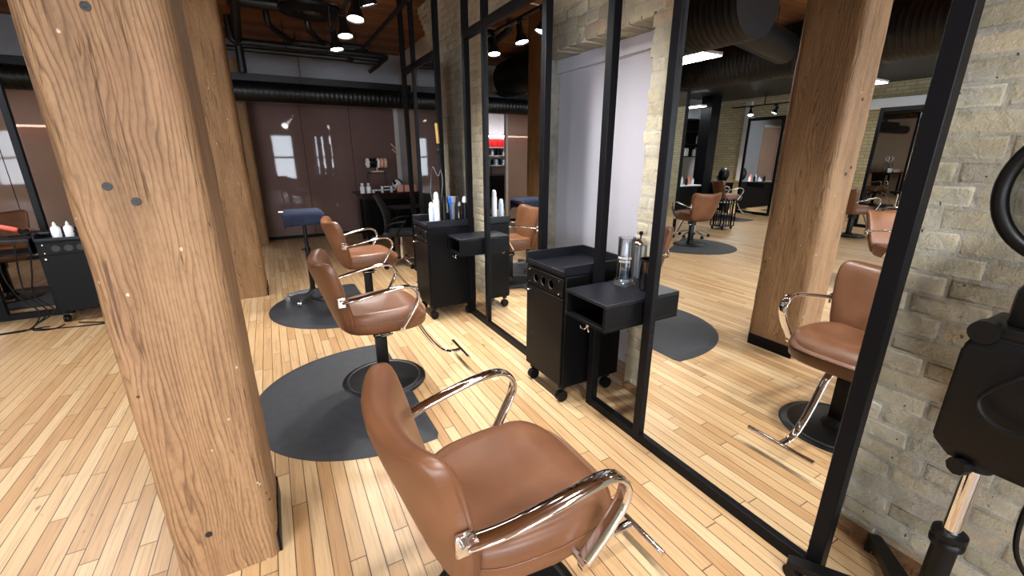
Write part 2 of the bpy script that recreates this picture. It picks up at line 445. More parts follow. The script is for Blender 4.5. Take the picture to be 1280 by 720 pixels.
# back wall: header, film glazing, white frame
wb = bmesh.new(); bx(wb, -9.0, 2.7, YB, YB + .2, 2.42, CZ); bx(wb, -9.0, -4.9, YB, YB + .2, 0, 2.42); bx(wb, 2.36, 2.7, YB, YB + .2, 0, 2.42)
struct('wall_back', wb, 'greywall')
t1 = bmesh.new()
bx(t1, -.2, 2.42, YB - .05, YB + .05, 2.36, 2.43, .004); bx(t1, 2.28, 2.36, YB - .05, YB + .05, 0, 2.36, .004)
struct('trim_1', t1, 'trim', smooth=True)
t2 = bmesh.new(); bx(t2, -4.95, -.5, YB - .05, YB + .05, 2.36, 2.43, .004); bx(t2, -1.66, -1.60, YB - .04, YB + .04, 0, 2.36, .004)
struct('trim_2', t2, 'trim', smooth=True)
def film_window(name, a, b, n, mat):
    w = struct(name, box(a, b, YB - .012, YB + .012, 0.06, 2.36), mat)
    bm = bmesh.new(); bx(bm, a, b, YB - .03, YB + .03, 0, .06)
    for i in range(1, n):
        x = a + (b - a) * i / n; bx(bm, x - .004, x + .004, YB - .016, YB - .011, .06, 2.36)
    struct('glazing_bar', bm, 'steel', w)
film_window('window_6', -.2, 2.28, 3, 'film')
film_window('window_7', -4.9, -1.63, 4, 'filmbacklit')
# room behind the opening
struct('wall_back_far', box(-9.0, 2.7, 12.0, 12.2, 0, CZ), 'greywall')
# ------------------------------------------------------------------ timber posts
def post(name, label, x0, x1, y0, y1, top, seed, mat='postorange'):
    bm = bmesh.new(); cx, cy = (x0 + x1) / 2, (y0 + y1) / 2; hx, hy = (x1 - x0) / 2, (y1 - y0) / 2; c = .022
    ring = []
    def edge(ax, ay, bx_, by, n):
        for k in range(n): ring.append((ax + (bx_ - ax) * k / n, ay + (by - ay) * k / n))
    edge(-hx + c, -hy, hx - c, -hy, 10); edge(hx - c, -hy, hx, -hy + c, 2); edge(hx, -hy + c, hx, hy - c, 10); edge(hx, hy - c, hx - c, hy, 2)
    edge(hx - c, hy, -hx + c, hy, 10); edge(-hx + c, hy, -hx, hy - c, 2); edge(-hx, hy - c, -hx, -hy + c, 10); edge(-hx, -hy + c, -hx + c, -hy, 2)
    loops = []
    nz = 70
    for k in range(nz + 1):
        z = top * k / nz; lp = []
        for (x, y) in ring:
            d = noise.noise(Vector((x * 9 + seed, y * 9, z * 1.6))) * .0035 + noise.noise(Vector((x * 40, y * 40 + seed, z * 6))) * .0025
            corner = abs(x) > hx - c - 1e-6 and abs(y) > hy - c - 1e-6
            if corner: d -= abs(noise.noise(Vector((x * 3 + seed, y * 3, z * 4)))) * .006
            l = math.hypot(x, y); lp.append(Vector((x + d * x / l, y + d * y / l, z)))
        loops.append(lp)
    loft(bm, loops)
    th = thing(name, label, 'post', (cx, cy, 0))
    obj('timber', bm, mat, th, ang=50)
    bb = bmesh.new(); bx(bb, hx - .004, hx + .006, -hy + .02, hy - .02, 0, .09); obj('base_shim', bb, 'steel', th, smooth=False)
    return th, hx, hy
p1, hx, hy = post('timber_post', 'massive rough sawn wooden post with bolt plugs standing closest to the camera', -.484, -.171, 1.575, 1.965, CZ, 1.3, 'post')
for (x, z) in ((-.012, 1.851), (-.063, 1.419), (-.010, 1.376), (-.045, .207)):
    b = bmesh.new(); mt = Matrix.Translation((x, -hy - .001, z)) @ Matrix.Rotation(PI / 2, 4, 'X')
    lathe(b, [(.011, 0), (.011, .003), (.007, .004), (.0, .002)], 16, mtx=mt); obj('bolt_plug', b, 'pipe', p1)
post('timber_post', 'orange toned wooden post behind the massive front post, beside the blue towel stand', -.52, -.2, 5.29, 5.67, CZ, 5.1)
post('timber_post', 'wooden post set against the brown film glazing at the back', -.54, -.17, 8.62, 8.98, 2.95, 9.7)

# ------------------------------------------------------------------ styling frames with mirrors
FX = 1.555; FD = .05
def styling_frame(label, ys, mir, thin, top_rails, cab_lo=0, group=None):
    """ys = list of (y0, y1) stiles, mir = (y0, y1) of the mirror"""
    y0 = ys[0][0]; t = thing('mirror_frame', label, 'mirror', (FX, y0, 0))
    for a, b in ys:
        obj('stile', box(0, FD, a - y0, b - y0, 0, CZ, .003), 'steel', t)
    ye = ys[-1][1]
    for z0, z1 in ((0, .055), (2.41, 2.475)):
        obj('rail', box(.002, FD - .002, ys[0][1] - y0, ys[-1][0] - y0, z0, z1, .003), 'steel', t)
    obj('mirror_glass', box(.02, .03, mir[0] - y0, mir[1] - y0, .055, 2.41), 'mirror', t, smooth=False)
    return t
styling_frame('black steel frame with tall mirror beside the bare brick wall, closest to the camera', [(.505, .555), (1.41, 1.46), (1.82, 1.87)], (.555, 1.41), None, True)
styling_frame('second black steel mirror frame along the brick wall, between the two black trolleys', [(2.42, 2.47), (3.295, 3.34), (3.67, 3.72)], (2.47, 3.295), None, True)
styling_frame('farthest black steel mirror frame of the brick wall, with the curling iron hung on it', [(4.38, 4.43), (5.15, 5.185), (5.55, 5.60)], (4.43, 5.15), None, True)

# ------------------------------------------------------------------ salon chairs
def sup(a, e): return math.copysign(abs(a) ** e, a)
def make_chair(label):
    t = thing('salon_chair', label, 'chair', group='brown leather salon chairs')
    # seat
    bm = bmesh.new(); N = 56
    def outline(k, s):
        a = 2 * PI * k / N; cx = .025
        x = sup(math.cos(a), .55); y = sup(math.sin(a), .55)
        wy = .25 - .025 * max(0, -x)
        return cx + .268 * x * s, wy * y * s
    def topz(x, y, base):
        dish = .040 * (1 - min(1, (y / .22) ** 2)) * max(0, 1 - ((x + .05) / .22) ** 2)
        hump = .012 * math.exp(-((x - .17) / .06) ** 2) * (1 - .8 * min(1, (y / .2) ** 2))
        return base - dish + hump - .045 * max(0, (x - .14) / .14) ** 2
    rings = [(.80, .434, 0), (.93, .440, 0), (.985, .458, 0), (1.0, .495, 0), (1.0, .532, 0), (.985, .556, 1), (.95, .574, 1), (.88, .584, 1), (.76, .585, 1), (.6, .583, 1), (.42, .582, 1), (.22, .582, 1), (.06, .582, 1)]
    loops = []
    for s, z, tp in rings:
        lp = []
        for k in range(N):
            x, y = outline(k, s); lp.append(Vector((x, y, topz(x, y, z) if tp else z)))
        loops.append(lp)
    loft(bm, loops)
    obj('seat', bm, 'leather', t, ang=180)
    bm = bmesh.new()
    lp = [Vector((*outline(k, 1.004), .512)) for k in range(N)]
    tube(bm, lp + [lp[0]], .0028, 6, sub=0); obj('piping', bm, 'leather', t.children[0], ang=180)
    # backrest
    bm = bmesh.new(); N = 48
    prof = [(.452, .155, .30), (.458, .185, .62), (.475, .20, .9), (.53, .222, 1.0), (.59, .238, 1.0), (.65, .247, 1.0), (.71, .256, 1.0), (.765, .263, 1.0), (.81, .268, .98), (.845, .270, .94), (.872, .267, .88), (.890, .259, .78), (.902, .246, .64), (.909, .228, .46), (.912, .205, .28)]
    loops = []
    for z, w, th in prof:
        u = max(0, (z - .46) / .44); xc = -.212 - .138 * u
        T = .047 * th
        lp = []
        for k in range(N):
            a = 2 * PI * k / N; y = w * sup(math.cos(a), .62); d = T * sup(math.sin(a), .72)
            q = (y / .27) ** 2
            wrap = .075 * q ** 1.1 * (1 if d > 0 else .75) * (.55 + .45 * min(1, u * 1.6))
            lum = .016 * math.exp(-((u - .30) / .22) ** 2) * max(0, 1 - q) if d > 0 else 0
            zz = z + .020 * q * max(0, (u - .55) / .45) - .014 * max(0, 1 - q) * max(0, (u - .65) / .35)
            lp.append(Vector((xc + d + wrap + lum, y, zz)))
        loops.append(lp)
    loft(bm, loops)
    back = obj('backrest', bm, 'leather', t, ang=180)
    for s in (-1, 1):     # seam round the shell
        bm = bmesh.new(); pts = []
        for z, w, th in prof[2:13]:
            u = max(0, (z - .46) / .44); xc = -.212 - .138 * u
            pts.append((xc + .075 * (w / .27) ** 2.2 * (.55 + .45 * min(1, u * 1.6)) + .004, s * (w * 1.0), z - .004))
        tube(bm, pts, .0022, 6); obj('seam', bm, 'leather', back, ang=180)
    # arms
    for s in (-1, 1):
        bm = bmesh.new()
        pts = [(-.235, .268, .688), (-.16, .288, .702), (-.06, .300, .722), (.04, .306, .740), (.115, .307, .747), (.162, .307, .735), (.194, .306, .695), (.190, .304, .645), (.145, .298, .565), (.090, .285, .478)]
        tube(bm, [(x, s * y, z) for x, y, z in pts], .0245, 14, side=(0, 1, 0), r2=.011, sub=8)
        arm = obj('armrest', bm, 'chrome', t, ang=180)
        bm = bmesh.new()
        cyl(bm, (-.240, s * .245, .688), (-.240, s * .285, .688), .014, 14)
        bx(bm, -.262, -.218, s * .266 - .006, s * .266 + .006, .655, .72, .004)
        obj('back_mount', bm, 'chrome', arm); bm = bmesh.new()
        cyl(bm, (.088, s * .215, .470), (.088, s * .300, .470), .010, 12)
        cyl(bm, (.088, s * .280, .470), (.088, s * .302, .470), .017, 12)
        obj('seat_mount', bm, 'chrome', arm)
    # column, base, lever
    bm = bmesh.new(); bx(bm, -.16, .17, -.12, .12, .425, .45, .006); bx(bm, -.05, .06, -.05, .05, .34, .43, .008); obj('seat_plate', bm, 'blackplastic', t)
    bm = bmesh.new(); bx(bm, -.036, .036, -.036, .036, .03, .36, .006, seg=2); lathe(bm, [(.0, .02), (.075, .02), (.07, .05), (.05, .07), (.045, .085), (.0, .085)], 28); obj('column', bm, 'blackplastic', t)
    bm = bmesh.new(); lathe(bm, [(.0, .004), (.275, .004), (.280, .010), (.272, .020), (.235, .026), (.12, .034), (.07, .040), (.0, .040)], 56); base = obj('base', bm, 'blackplastic', t, ang=60)
    bm = bmesh.new(); lathe(bm, [(.232, .0255), (.240, .0295), (.250, .0240)], 56); obj('base_ring', bm, 'pipe', base)
    bm = bmesh.new(); tube(bm, [(-.02, -.05, .385), (-.02, -.08, .39), (-.005, -.12, .375), (.05, -.16, .40)], .006, 8); cyl(bm, (-.045, -.062, .365), (.045, -.062, .365), .008, 10); obj('pump_lever', bm, 'chrome', t)
    # footrest
    bm = bmesh.new(); tube(bm, [(.14, 0, .425), (.215, 0, .415), (.265, 0, .365), (.325, 0, .262), (.405, 0, .155), (.48, 0, .110), (.565, 0, .108)], .019, 14, side=(0, 1, 0), r2=.012)
    ft = obj('footrest', bm, 'chrome', t, ang=60)
    bm = bmesh.new(); cyl(bm, (.57, -.165, .11), (.57, .165, .11), .0125, 16); obj('foot_bar', bm, 'chrome', ft)
    return t
c1 = make_chair('brown leather salon chair with chrome arms closest to the camera, facing the big mirror')
c1.location = (.503, .965, -.012)
cA = dup(c1, (.505, 2.775, 0), R(-1), 'brown leather salon chair on the large mat, seen side on behind the closest chair')
dup(cA, (.745, 4.46, 0), R(2), 'brown leather salon chair next to the stand with the blue towel')
dup(cA, (-3.13, 4.99, 0), R(102), 'brown salon chair on a mat at the left hand mirror frame, seen reflected')
dup(cA, (-2.72, 1.93, 0), R(-62), 'brown leather salon chair just behind the post reflection, showing its front in the big mirror')
dup(cA, (-6.75, 6.93, 0), R(205), 'far brown leather salon chair beside the black crate trolley, seen in the big mirror')
dup(cA, (-6.57, 4.12, 0), R(200), 'far brown salon chair right of the post reflection, seen from behind in the big mirror')

def mat_obj(label, loc, rot, w=.88, hl=.72, group='black anti-fatigue mats'):
    """D-shaped mat: straight edge along local y at x = 0, round side towards -x"""
    pts = []
    for k in range(49):
        a = -PI / 2 + PI * k / 48; pts.append((-w * abs(math.cos(a)) ** .8, hl * math.sin(a)))
    pts = [(-.0, -hl + .06), (-.02, -hl + .01)] + [(x - .06, y) for x, y in pts[1:-1]] + [(-.02, hl - .01), (0, hl - .06)]
    cx = -w * .4
    def lp(s, z): return [Vector((cx + (x - cx) * s, y * s, z)) for x, y in pts]
    bm = bmesh.new(); loft(bm, [lp(1, .0005), lp(1.0, .004), lp(.93, .0155), lp(.915, .016)])
    return tag(obj('floor_mat', bm, 'rubber', None, loc, rot, ang=30), label, 'mat', group)
dup(cA, (-2.66, 6.52, 0), R(-82), 'brown salon chair glimpsed through the open bay of the left hand frame, facing this way')
mat_obj('black rubber mat seen through the open bay of the left hand frame', (-2.60, 5.99, 0), R(-88), .95, .62)
mat_obj('black D shaped rubber mat under the second salon chair', (.63, 2.68, 0), 0)
mat_obj('black rounded rubber mat under the blue towel stand', (.72, 4.62, 0), 0, .86, .72)
mat_obj('black rounded rubber mat under the chair at the left hand mirror frame', (-2.95, 5.15, 0), R(60), .92, .72)
mat_obj('black rubber mat below the far chair beside the black crate trolley', (-6.95, 6.85, 0), R(180), .9, .6)

# ------------------------------------------------------------------ trolleys
def make_trolley(label, w=.43, d=.46, h=.905):
    """front face at local x = 0 looking -x, near side at local y = 0"""
    t = thing('salon_trolley', label, 'trolley', group='black rolling salon trolleys')
    bm = bmesh.new(); bx(bm, .012, d, 0, w, .115, h - .075, .004); obj('body', bm, 'black', t)
    bm = bmesh.new(); zt = h - .075
    bx(bm, .0, d, 0, w, zt, zt + .014, .002)
    bx(bm, .0, .012, 0, w, zt, zt + .035, .002); bx(bm, d - .012, d, 0, w, zt, h, .002)
    bx(bm, .0, d, 0, .012, zt, h - .012, .002); bx(bm, 0, d, w - .012, w, zt, h, .002)
    obj('tray_top', bm, 'shelftop', t)
    bm = bmesh.new(); bx(bm, .0, .014, .012, w - .012, h - .20, h - .09, .003)
    dr = obj('drawer', bm, 'black', t)
    for y in (.05, w - .05):
        for z in (h - .185, h - .105): bm = bmesh.new(); cyl(bm, (-.004, y, z), (.004, y, z), .0055, 10); obj('stud', bm, 'chrome', dr)
    for y in (.13, .215, .30):
        bm = bmesh.new()
        mt = Matrix.Translation((-.0005, y, h - .145)) @ Matrix.Rotation(-PI / 2, 4, 'Y')
        lathe(bm, [(.030, 0), (.032, .003), (.027, .003), (.025, 0)], 24, mtx=mt)
        obj('holder_ring', bm, 'pipe', dr)
    bm = bmesh.new(); bx(bm, .0, .014, .012, w - .012, .125, h - .21, .003); dd = obj('door', bm, 'black', t)
    bm = bmesh.new(); mt = Matrix.Translation((0, w - .05, h - .24)) @ Matrix.Rotation(-PI / 2, 4, 'Y'); lathe(bm, [(.0, .02), (.008, .02), (.010, .014), (.005, .01), (.005, 0)][::-1], 14, mtx=mt); obj('knob', bm, 'chrome', dd)
    for x in (.05, d - .05):
        for y in (.045, w - .045):
            bm = bmesh.new(); bx(bm, x - .022, x + .022, y - .022, y + .022, .105, .115, .002); bx(bm, x - .028, x + .014, y - .016, y + .016, .085, .105, .004)
            ca = obj('caster', bm, 'blackplastic', t)
            bm = bmesh.new()
            for s in (-1, 1): cyl(bm, (x - .008, y + s * .004, .037), (x - .008, y + s * .018, .037), .037, 20)
            cyl(bm, (x - .008, y - .02, .037), (x - .008, y + .02, .037), .008, 10); obj('wheel', bm, 'blackplastic', ca)
    return t
T1 = make_trolley('black rolling trolley with an empty tray top beside the shelf with the glass jars')
T1.location = (1.39, 1.915, 0)
dup(T1, (1.155, 3.68, 0), 0, 'black rolling trolley carrying spray cans and combs next to the farther chairs').scale.z = 1.05
tl = dup(T1, (-1.475, 5.28, 0), R(90), 'black rolling trolley at the left hand mirror frame with white bottles on top')
tl.scale.z = .92
# ------------------------------------------------------------------ shelf boxes
def shelf(label, x0, x1, y0, y1, zt, zb, hook=True):
    t = thing('shelf_box', label, 'shelf', (x0, y0, zb), 0, 'black shelf boxes on the mirror frames')
    L, Wd, h = x1 - x0, y1 - y0, zt - zb; k = .018
    bm = bmesh.new(); bx(bm, 0, L, 0, Wd, h - k, h, .002); obj('top', bm, 'shelftop', t)
    bm = bmesh.new(); bx(bm, 0, L, 0, Wd, 0, k, .002); bx(bm, 0, L, 0, k, k, h - k, .001); bx(bm, 0, L, Wd - k, Wd, k, h - k, .001); bx(bm, L - k, L, k, Wd - k, k, h - k)
    obj('case', bm, 'black', t)
    if hook:
        bm = bmesh.new(); yy = Wd * .45
        cyl(bm, (.015, yy, 0), (.015, yy, -.02), .008, 12)
        tube(bm, [(.015, yy, -.012), (.012, yy - .018, -.034), (.0, yy - .03, -.03), (-.004, yy - .032, -.016)], .004, 8)
        tube(bm, [(.015, yy, -.012), (.012, yy + .018, -.034), (.0, yy + .03, -.03), (-.004, yy + .032, -.016)], .004, 8)
        obj('hook', bm, 'chrome', t)
    return t
shelf('black open fronted shelf box holding the glass jars', 1.322, 1.90, 1.478, 1.805, .81, .665)
shelf('black open fronted shelf box beside the trolley with the spray cans', 1.335, 1.90, 3.36, 3.66, .815, .665)

# ------------------------------------------------------------------ things on the near shelf
jx, jy, jz = 1.66, 1.722, .81
t = thing('disinfectant_jar', 'tall clear glass comb jar with white lettering on the near shelf', 'jar', (jx, jy, jz))
bm = bmesh.new(); lathe(bm, [(.0, .004), (.055, .004), (.062, .012), (.055, .022), (.047, .030), (.046, .06), (.046, .255), (.049, .262), (.045, .262), (.042, .255), (.042, .034), (.0, .030)], 40); obj('glass_body', bm, 'glass', t)
bm = bmesh.new(); lathe(bm, [(.0, .0), (.058, .0), (.060, .006), (.045, .012), (.0, .012)], 40); obj('base_ring', bm, 'brushed', t)
bm = bmesh.new(); lathe(bm, [(.0, .032), (.041, .034), (.041, .085), (.0, .085)], 32); obj('liquid', bm, 'liquid', t)
bm = bmesh.new(); cyl(bm, (.012, -.01, .05), (.012, -.01, .24), .004, 8); lathe(bm, [(.0, .060), (.035, .060), (.035, .064), (.0, .064)], 24); obj('lift_basket', bm, 'chrome', t)
def lettering(txt, z, size, par, rad):
    cu = D.curves.new('lettering', 'FONT'); cu.body = txt; cu.size = size; cu.align_x = 'CENTER'; cu.extrude = .0004
    o = D.objects.new('lettering', cu); COL.objects.link(o)
    dg = bpy.context.evaluated_depsgraph_get(); me = D.meshes.new_from_object(o.evaluated_get(dg)); D.objects.remove(o)
    bm = bmesh.new(); bm.from_mesh(me); bmesh.ops.subdivide_edges(bm, edges=[e for e in bm.edges if e.calc_length() > .004], cuts=2)
    th0 = math.atan2(-jy, -jx) - .12
    for v in bm.verts:
        a = th0 + v.co.x / rad; rr = rad + .0006 + v.co.z; y = v.co.y; v.co = Vector((rr * math.cos(a), rr * math.sin(a), z + y))
    return obj('lettering', bm, 'label', par, smooth=False)
lettering('BARBICIDE', .150, .0165, t, .0465)
lettering('& COMBS', .131, .0150, t, .0465)
jx2, jy2 = 1.80, 1.762
t = thing('lidded_jar', 'clear glass jar with a chrome lid and dark knob, behind the lettered comb jar', 'jar', (jx2, jy2, jz))
bm = bmesh.new(); lathe(bm, [(.0, .0), (.040, .0), (.042, .01), (.042, .205), (.039, .205), (.039, .012), (.0, .010)], 36); obj('glass_body', bm, 'glass', t)
bm = bmesh.new(); lathe(bm, [(.048, .204), (.050, .208), (.048, .214), (.030, .232), (.012, .243), (.0, .244)], 36); ld = obj('lid', bm, 'chrome', t)
bm = bmesh.new(); lathe(bm, [(.005, .242), (.005, .256), (.011, .262), (.012, .272), (.008, .279), (.0, .280)], 18); obj('knob', bm, 'blackplastic', ld)
bm = bmesh.new(); cyl(bm, (-.02, -.02, .012), (-.02, -.02, .2), .005, 8); bx(bm, -.030, .022, .004, .007, .012, .195); obj('white_strip', bm, 'white', t)
t = thing('tumbler', 'round black open tumbler on the near shelf against the mirror frame upright', 'cup', (1.705, 1.575, jz))
bm = bmesh.new(); lathe(bm, [(.0, .0), (.050, .0), (.056, .006), (.057, .15), (.058, .165), (.053, .165), (.052, .152), (.051, .01), (.0, .008)], 40); obj('cup_body', bm, 'smoke', t)
bm = bmesh.new(); lathe(bm, [(.0535, .160), (.0595, .160), (.0595, .168), (.0535, .168), (.0535, .160)], 40); obj('rim', bm, 'blackplastic', t)
# ------------------------------------------------------------------ things on the second trolley
zt2 = (.905 - .075 + .014) * 1.05
def spray(label, x, y, z, r, h, mat, cap, group=None):
    t = thing('spray_can', label, 'bottle', (x, y, z), 0, group)
    hb = h * .78; bm = bmesh.new(); lathe(bm, [(.0, 0), (r, 0), (r, hb * .95), (r * .85, hb), (.0, hb)], 24); obj('can', bm, mat, t)
    bm = bmesh.new(); lathe(bm, [(r * .85, hb), (r * .83, h * .9), (r * .6, h * .97), (.0, h)], 24); obj('cap', bm, cap, t); return t
spray('short pale blue spray can on the second trolley', 1.225, 3.735, zt2, .024, .215, 'bluewhite', 'white')
spray('tall white spray can with a round cap on the second trolley', 1.285, 3.765, zt2, .027, .30, 'white', 'white')
spray('slim dark bottle between the white can and the comb cup on the second trolley', 1.355, 3.775, zt2, .022, .26, 'blackplastic', 'blackplastic')
t = thing('comb_cup', 'clear cup of blue and grey combs on the second trolley', 'cup', (1.43, 3.755, zt2))
bm = bmesh.new(); lathe(bm, [(.0, 0), (.036, 0), (.037, .17), (.034, .17), (.033, .006), (.0, .006)], 28); obj('cup_body', bm, 'glass', t)
for i, (dx, dy, ti, m) in enumerate(((-.01, 0, .1, 'blue'), (.012, .008, -.12, 'blue'), (.0, -.012, .05, 'brushed'), (-.014, .012, -.05, 'blackplastic'), (.014, -.008, .16, 'pipe'))):
    bm = bmesh.new(); mt = Matrix.Translation((dx, dy, .008)) @ Matrix.Rotation(ti, 4, 'Y')
    bx(bm, -.014, .014, -.003, .003, .0, .25, .002, mtx=mt); bx(bm, -.02, .02, -.006, .006, .19, .245, .003, mtx=mt)
    obj('comb', bm, m, t)
for i, (x, y) in enumerate(((1.50, 3.78), (1.555, 3.76))):
    t = spray(['dark brown bottle beside the comb cup on the second trolley', 'dark bottle in the corner of the second trolley by the frame upright'][i], x, y, zt2, .024, [.21, .25][i], ['brownglossy', 'blackplastic'][i], 'greytop')
# curling iron on frame 3
t = thing('curling_iron', 'gold barrelled curling iron hanging from the farthest mirror frame', 'curling iron', (1.53, 4.385, 0))
bm = bmesh.new(); cyl(bm, (.0, -.02, 1.80), (.0, -.05, 1.60), .017, 18); lathe(bm, [(.015, 0), (.0, .012)], 18, mtx=Matrix.Translation((0, -.02, 1.80))); obj('barrel', bm, 'gold', t)
bm = bmesh.new(); cyl(bm, (.0, -.05, 1.61), (.0, -.085, 1.36), .019, 16, .015); bx(bm, -.02, .02, -.09, -.0, 1.52, 1.56, .005); obj('handle', bm, 'blackplastic', t)
bm = bmesh.new(); tube(bm, [(.0, -.085, 1.36), (-.03, -.08, 1.30), (-.06, -.03, 1.38), (-.07, .01, 1.30), (-.08, .02, 1.12), (-.06, .0, 1.0)], .006, 8); tube(bm, [(.0, -.085, 1.36), (.01, -.10, 1.25), (-.01, -.09, 1.05), (.0, -.08, .98)], .006, 8); obj('cord', bm, 'gunmetal', t)

# ------------------------------------------------------------------ towel stand
t = thing('tray_stand', 'black wheeled tray stand behind the salon chairs', 'stand', (.238, 4.87, .016))
bm = bmesh.new(); cyl(bm, (0, 0, .09), (0, 0, .55), .024, 18); cyl(bm, (0, 0, .5), (0, 0, .90), .018, 18); cyl(bm, (0, 0, .53), (0, 0, .57), .03, 16); cyl(bm, (-.06, 0, .55), (0, 0, .55), .008, 10); obj('pole', bm, 'blackplastic', t)
bm = bmesh.new(); bx(bm, -.17, .17, -.13, .13, .895, .91, .003)
for a in ((-.17, -.16, -.13, .13), (.16, .17, -.13, .13), (-.17, .17, -.13, -.12), (-.17, .17, .12, .13)): bx(bm, *a, .91, .935, .002)
obj('tray', bm, 'brushed', t)
for k in range(5):
    a = 2 * PI * k / 5 + .35; c, s = math.cos(a), math.sin(a)
    bm = bmesh.new(); mt = Matrix.Rotation(a, 4, 'Z')
    loft(bm, [[mt @ Vector(p) for p in ((x, -w, z - .008), (x, w, z - .008), (x, w * .6, z + hh), (x, -w * .6, z + hh))] for x, w, z, hh in ((.0, .03, .09, .03), (.12, .02, .085, .018), (.27, .013, .07, .01))])
    lg = obj('leg', bm, 'gunmetal', t)
    bm = bmesh.new(); e = Vector((c * .26, s * .26, .027)); n = Vector((-s, c, 0))
    cyl(bm, e + n * .004, e + n * .018, .027, 16); cyl(bm, e - n * .018, e - n * .004, .027, 16); cyl(bm, (e.x, e.y, .027), (e.x, e.y, .066), .006, 8); obj('caster', bm, 'chrome', lg)
bm = bmesh.new()
# folded cloth over the tray, hanging at the near and far edges
Nx, Ny = 22, 26
rows = []
for layer in (0, 1):
    for j in range(Ny + 1):
        v = j / Ny * 2 - 1; lp = []
        for i in range(Nx + 1):
            u = i / Nx * 2 - 1
            x = u * .185; sv = v * .26
            if abs(sv) <= .135: y, z = sv, .942
            else: y, z = math.copysign(.135 + .012 * min(1, (abs(sv) - .135) / .02), sv), .942 - (abs(sv) - .135)
            z += .006 * noise.noise(Vector((u * 3, v * 4, 2))) - (.03 * max(0, abs(u) - .86) / .14)
            if abs(sv) > .135: y += math.copysign(.014 * (noise.noise(Vector((u * 4, 3.3, v))) + .5), sv); z += .018 * noise.noise(Vector((u * 2.2, 7, 0)))
            y_off = .006 * layer
            lp.append(Vector((x, y, z + y_off + (0 if abs(sv) <= .135 else -.003 * layer))))
        rows.append(lp)
top = rows[Ny + 1:]; bot = rows[:Ny + 1]
loft(bm, top, False, False, False)
tow = obj('towel', bm, 'navy', None, (.238, 4.87, .016), ang=180)
md = tow.modifiers.new('thickness', 'SOLIDIFY'); md.thickness = .008; md.offset = 1
tag(tow, 'dark blue towel draped over the wheeled tray stand', 'towel')
t = tag(obj('paper_slip', box(-.215, -.172, -.03, .06, .938, .946, .002), 'white', None, (.238, 4.87, .016)), 'white slip poking out from under the blue towel', 'paper')

# ------------------------------------------------------------------ hood dryer at the right
PX, PY = 1.62, .252
t = thing('hood_dryer', 'black hair processor on a chrome pole beside the brick wall', 'hair dryer', (PX, PY, 0))
bm = bmesh.new(); cyl(bm, (0, 0, .05), (0, 0, .40), .030, 24); lathe(bm, [(.031, .385), (.040, .39), (.041, .405), (.036, .412), (.041, .419), (.040, .435), (.030, .44), (.0, .44)], 24); obj('lower_tube', bm, 'blackplastic', t)
bm = bmesh.new(); cyl(bm, (0, 0, .43), (0, 0, .70), .021, 24); obj('chrome_pole', bm, 'chrome', t)
bm = bmesh.new(); cyl(bm, (0, 0, .665), (0, 0, .70), .036, 18); cyl(bm, (-.075, .02, .685), (-.02, .0, .685), .016, 14); cyl(bm, (-.085, .022, .685), (-.06, .012, .685), .024, 8); obj('collar', bm, 'blackplastic', t)
# motor housing: tapered box
bm = bmesh.new(); A = R(10)
def rl(x0, x1, y0, y1, z): return [Vector((x0, y0, z)), Vector((x1, y0, z)), Vector((x1, y1, z)), Vector((x0, y1, z))]
loft(bm, [rl(-.045, .09, -.25, .055, .685), rl(-.09, .12, -.28, .085, .745), rl(-.09, .12, -.28, .085, 1.02), rl(-.075, .11, -.26, .07, 1.06)])
bmesh.ops.bevel(bm, geom=list(bm.edges), offset=.008, segments=2, affect='EDGES')
obj('motor_box', bm, 'blackplastic', t)
bm = bmesh.new(); bx(bm, -.07, .10, -.05, .075, 1.055, 1.09, .01, seg=2); bx(bm, -.05, .08, -.20, .035, 1.08, 1.20, .02, seg=2); cyl(bm, (-.09, .055, 1.07), (-.05, .055, 1.07), .03, 16); cyl(bm, (0.0, -.06, 1.15), (.0, -.16, 1.30), .03, 16); obj('arm_joint', bm, 'blackplastic', t)
# oval visor with a black rim
mt = Matrix.Translation((.0, -.025, 1.42)) @ Matrix.Rotation(R(-6), 4, 'Z') @ Matrix.Rotation(R(90), 4, 'Y')
bm = bmesh.new(); pts = [mt @ Vector((.165 * math.cos(2 * PI * k / 60), .155 * math.sin(2 * PI * k / 60), 0)) for k in range(61)]
tube(bm, pts, .017, 12, sub=0); vis = obj('hood_rim', bm, 'blackplastic', t, ang=180)
bm = bmesh.new()
loops = []
for k in range(8):
    a = k / 7 * PI / 2 * .98; loops.append([mt @ Vector((.155 * math.cos(a) * math.cos(2 * PI * i / 48), .145 * math.cos(a) * math.sin(2 * PI * i / 48), -.025 * math.sin(a))) for i in range(48)])
loft(bm, loops, True, False, True); obj('visor', bm, 'hoodglass', vis, ang=180)
for k in range(5):
    a = R(112) + 2 * PI * k / 5; mt2 = Matrix.Rotation(a, 4, 'Z')
    bm = bmesh.new(); loft(bm, [[mt2 @ Vector(p) for p in ((x, -w, z0), (x, w, z0), (x, w, z1), (x, -w, z1))] for x, w, z0, z1 in ((.02, .034, .075, .115), (.15, .03, .065, .10), (.34, .022, .05, .075), (.355, .018, .052, .07))])
    lg = obj('leg', bm, 'blackplastic', t)
    bm = bmesh.new(); e = mt2 @ Vector((.33, 0, .027)); n = mt2.to_3x3() @ Vector((.5, .86, 0))
    cyl(bm, e + n * .005, e + n * .022, .027, 18); cyl(bm, e - n * .022, e - n * .005, .027, 18); cyl(bm, (e.x, e.y, .027), (e.x, e.y, .06), .007, 8); obj('caster', bm, 'blackplastic', lg)
bm = bmesh.new(); tube(bm, [(-.11, -.22, 1.12), (-.12, -.09, 1.05), (-.125, -.01, .96), (-.125, .015, .90), (-.125, -.03, .855), (-.12, -.11, .86), (-.11, -.25, .90)], .0065, 8); obj('cord', bm, 'blackplastic', t); bm = bmesh.new()
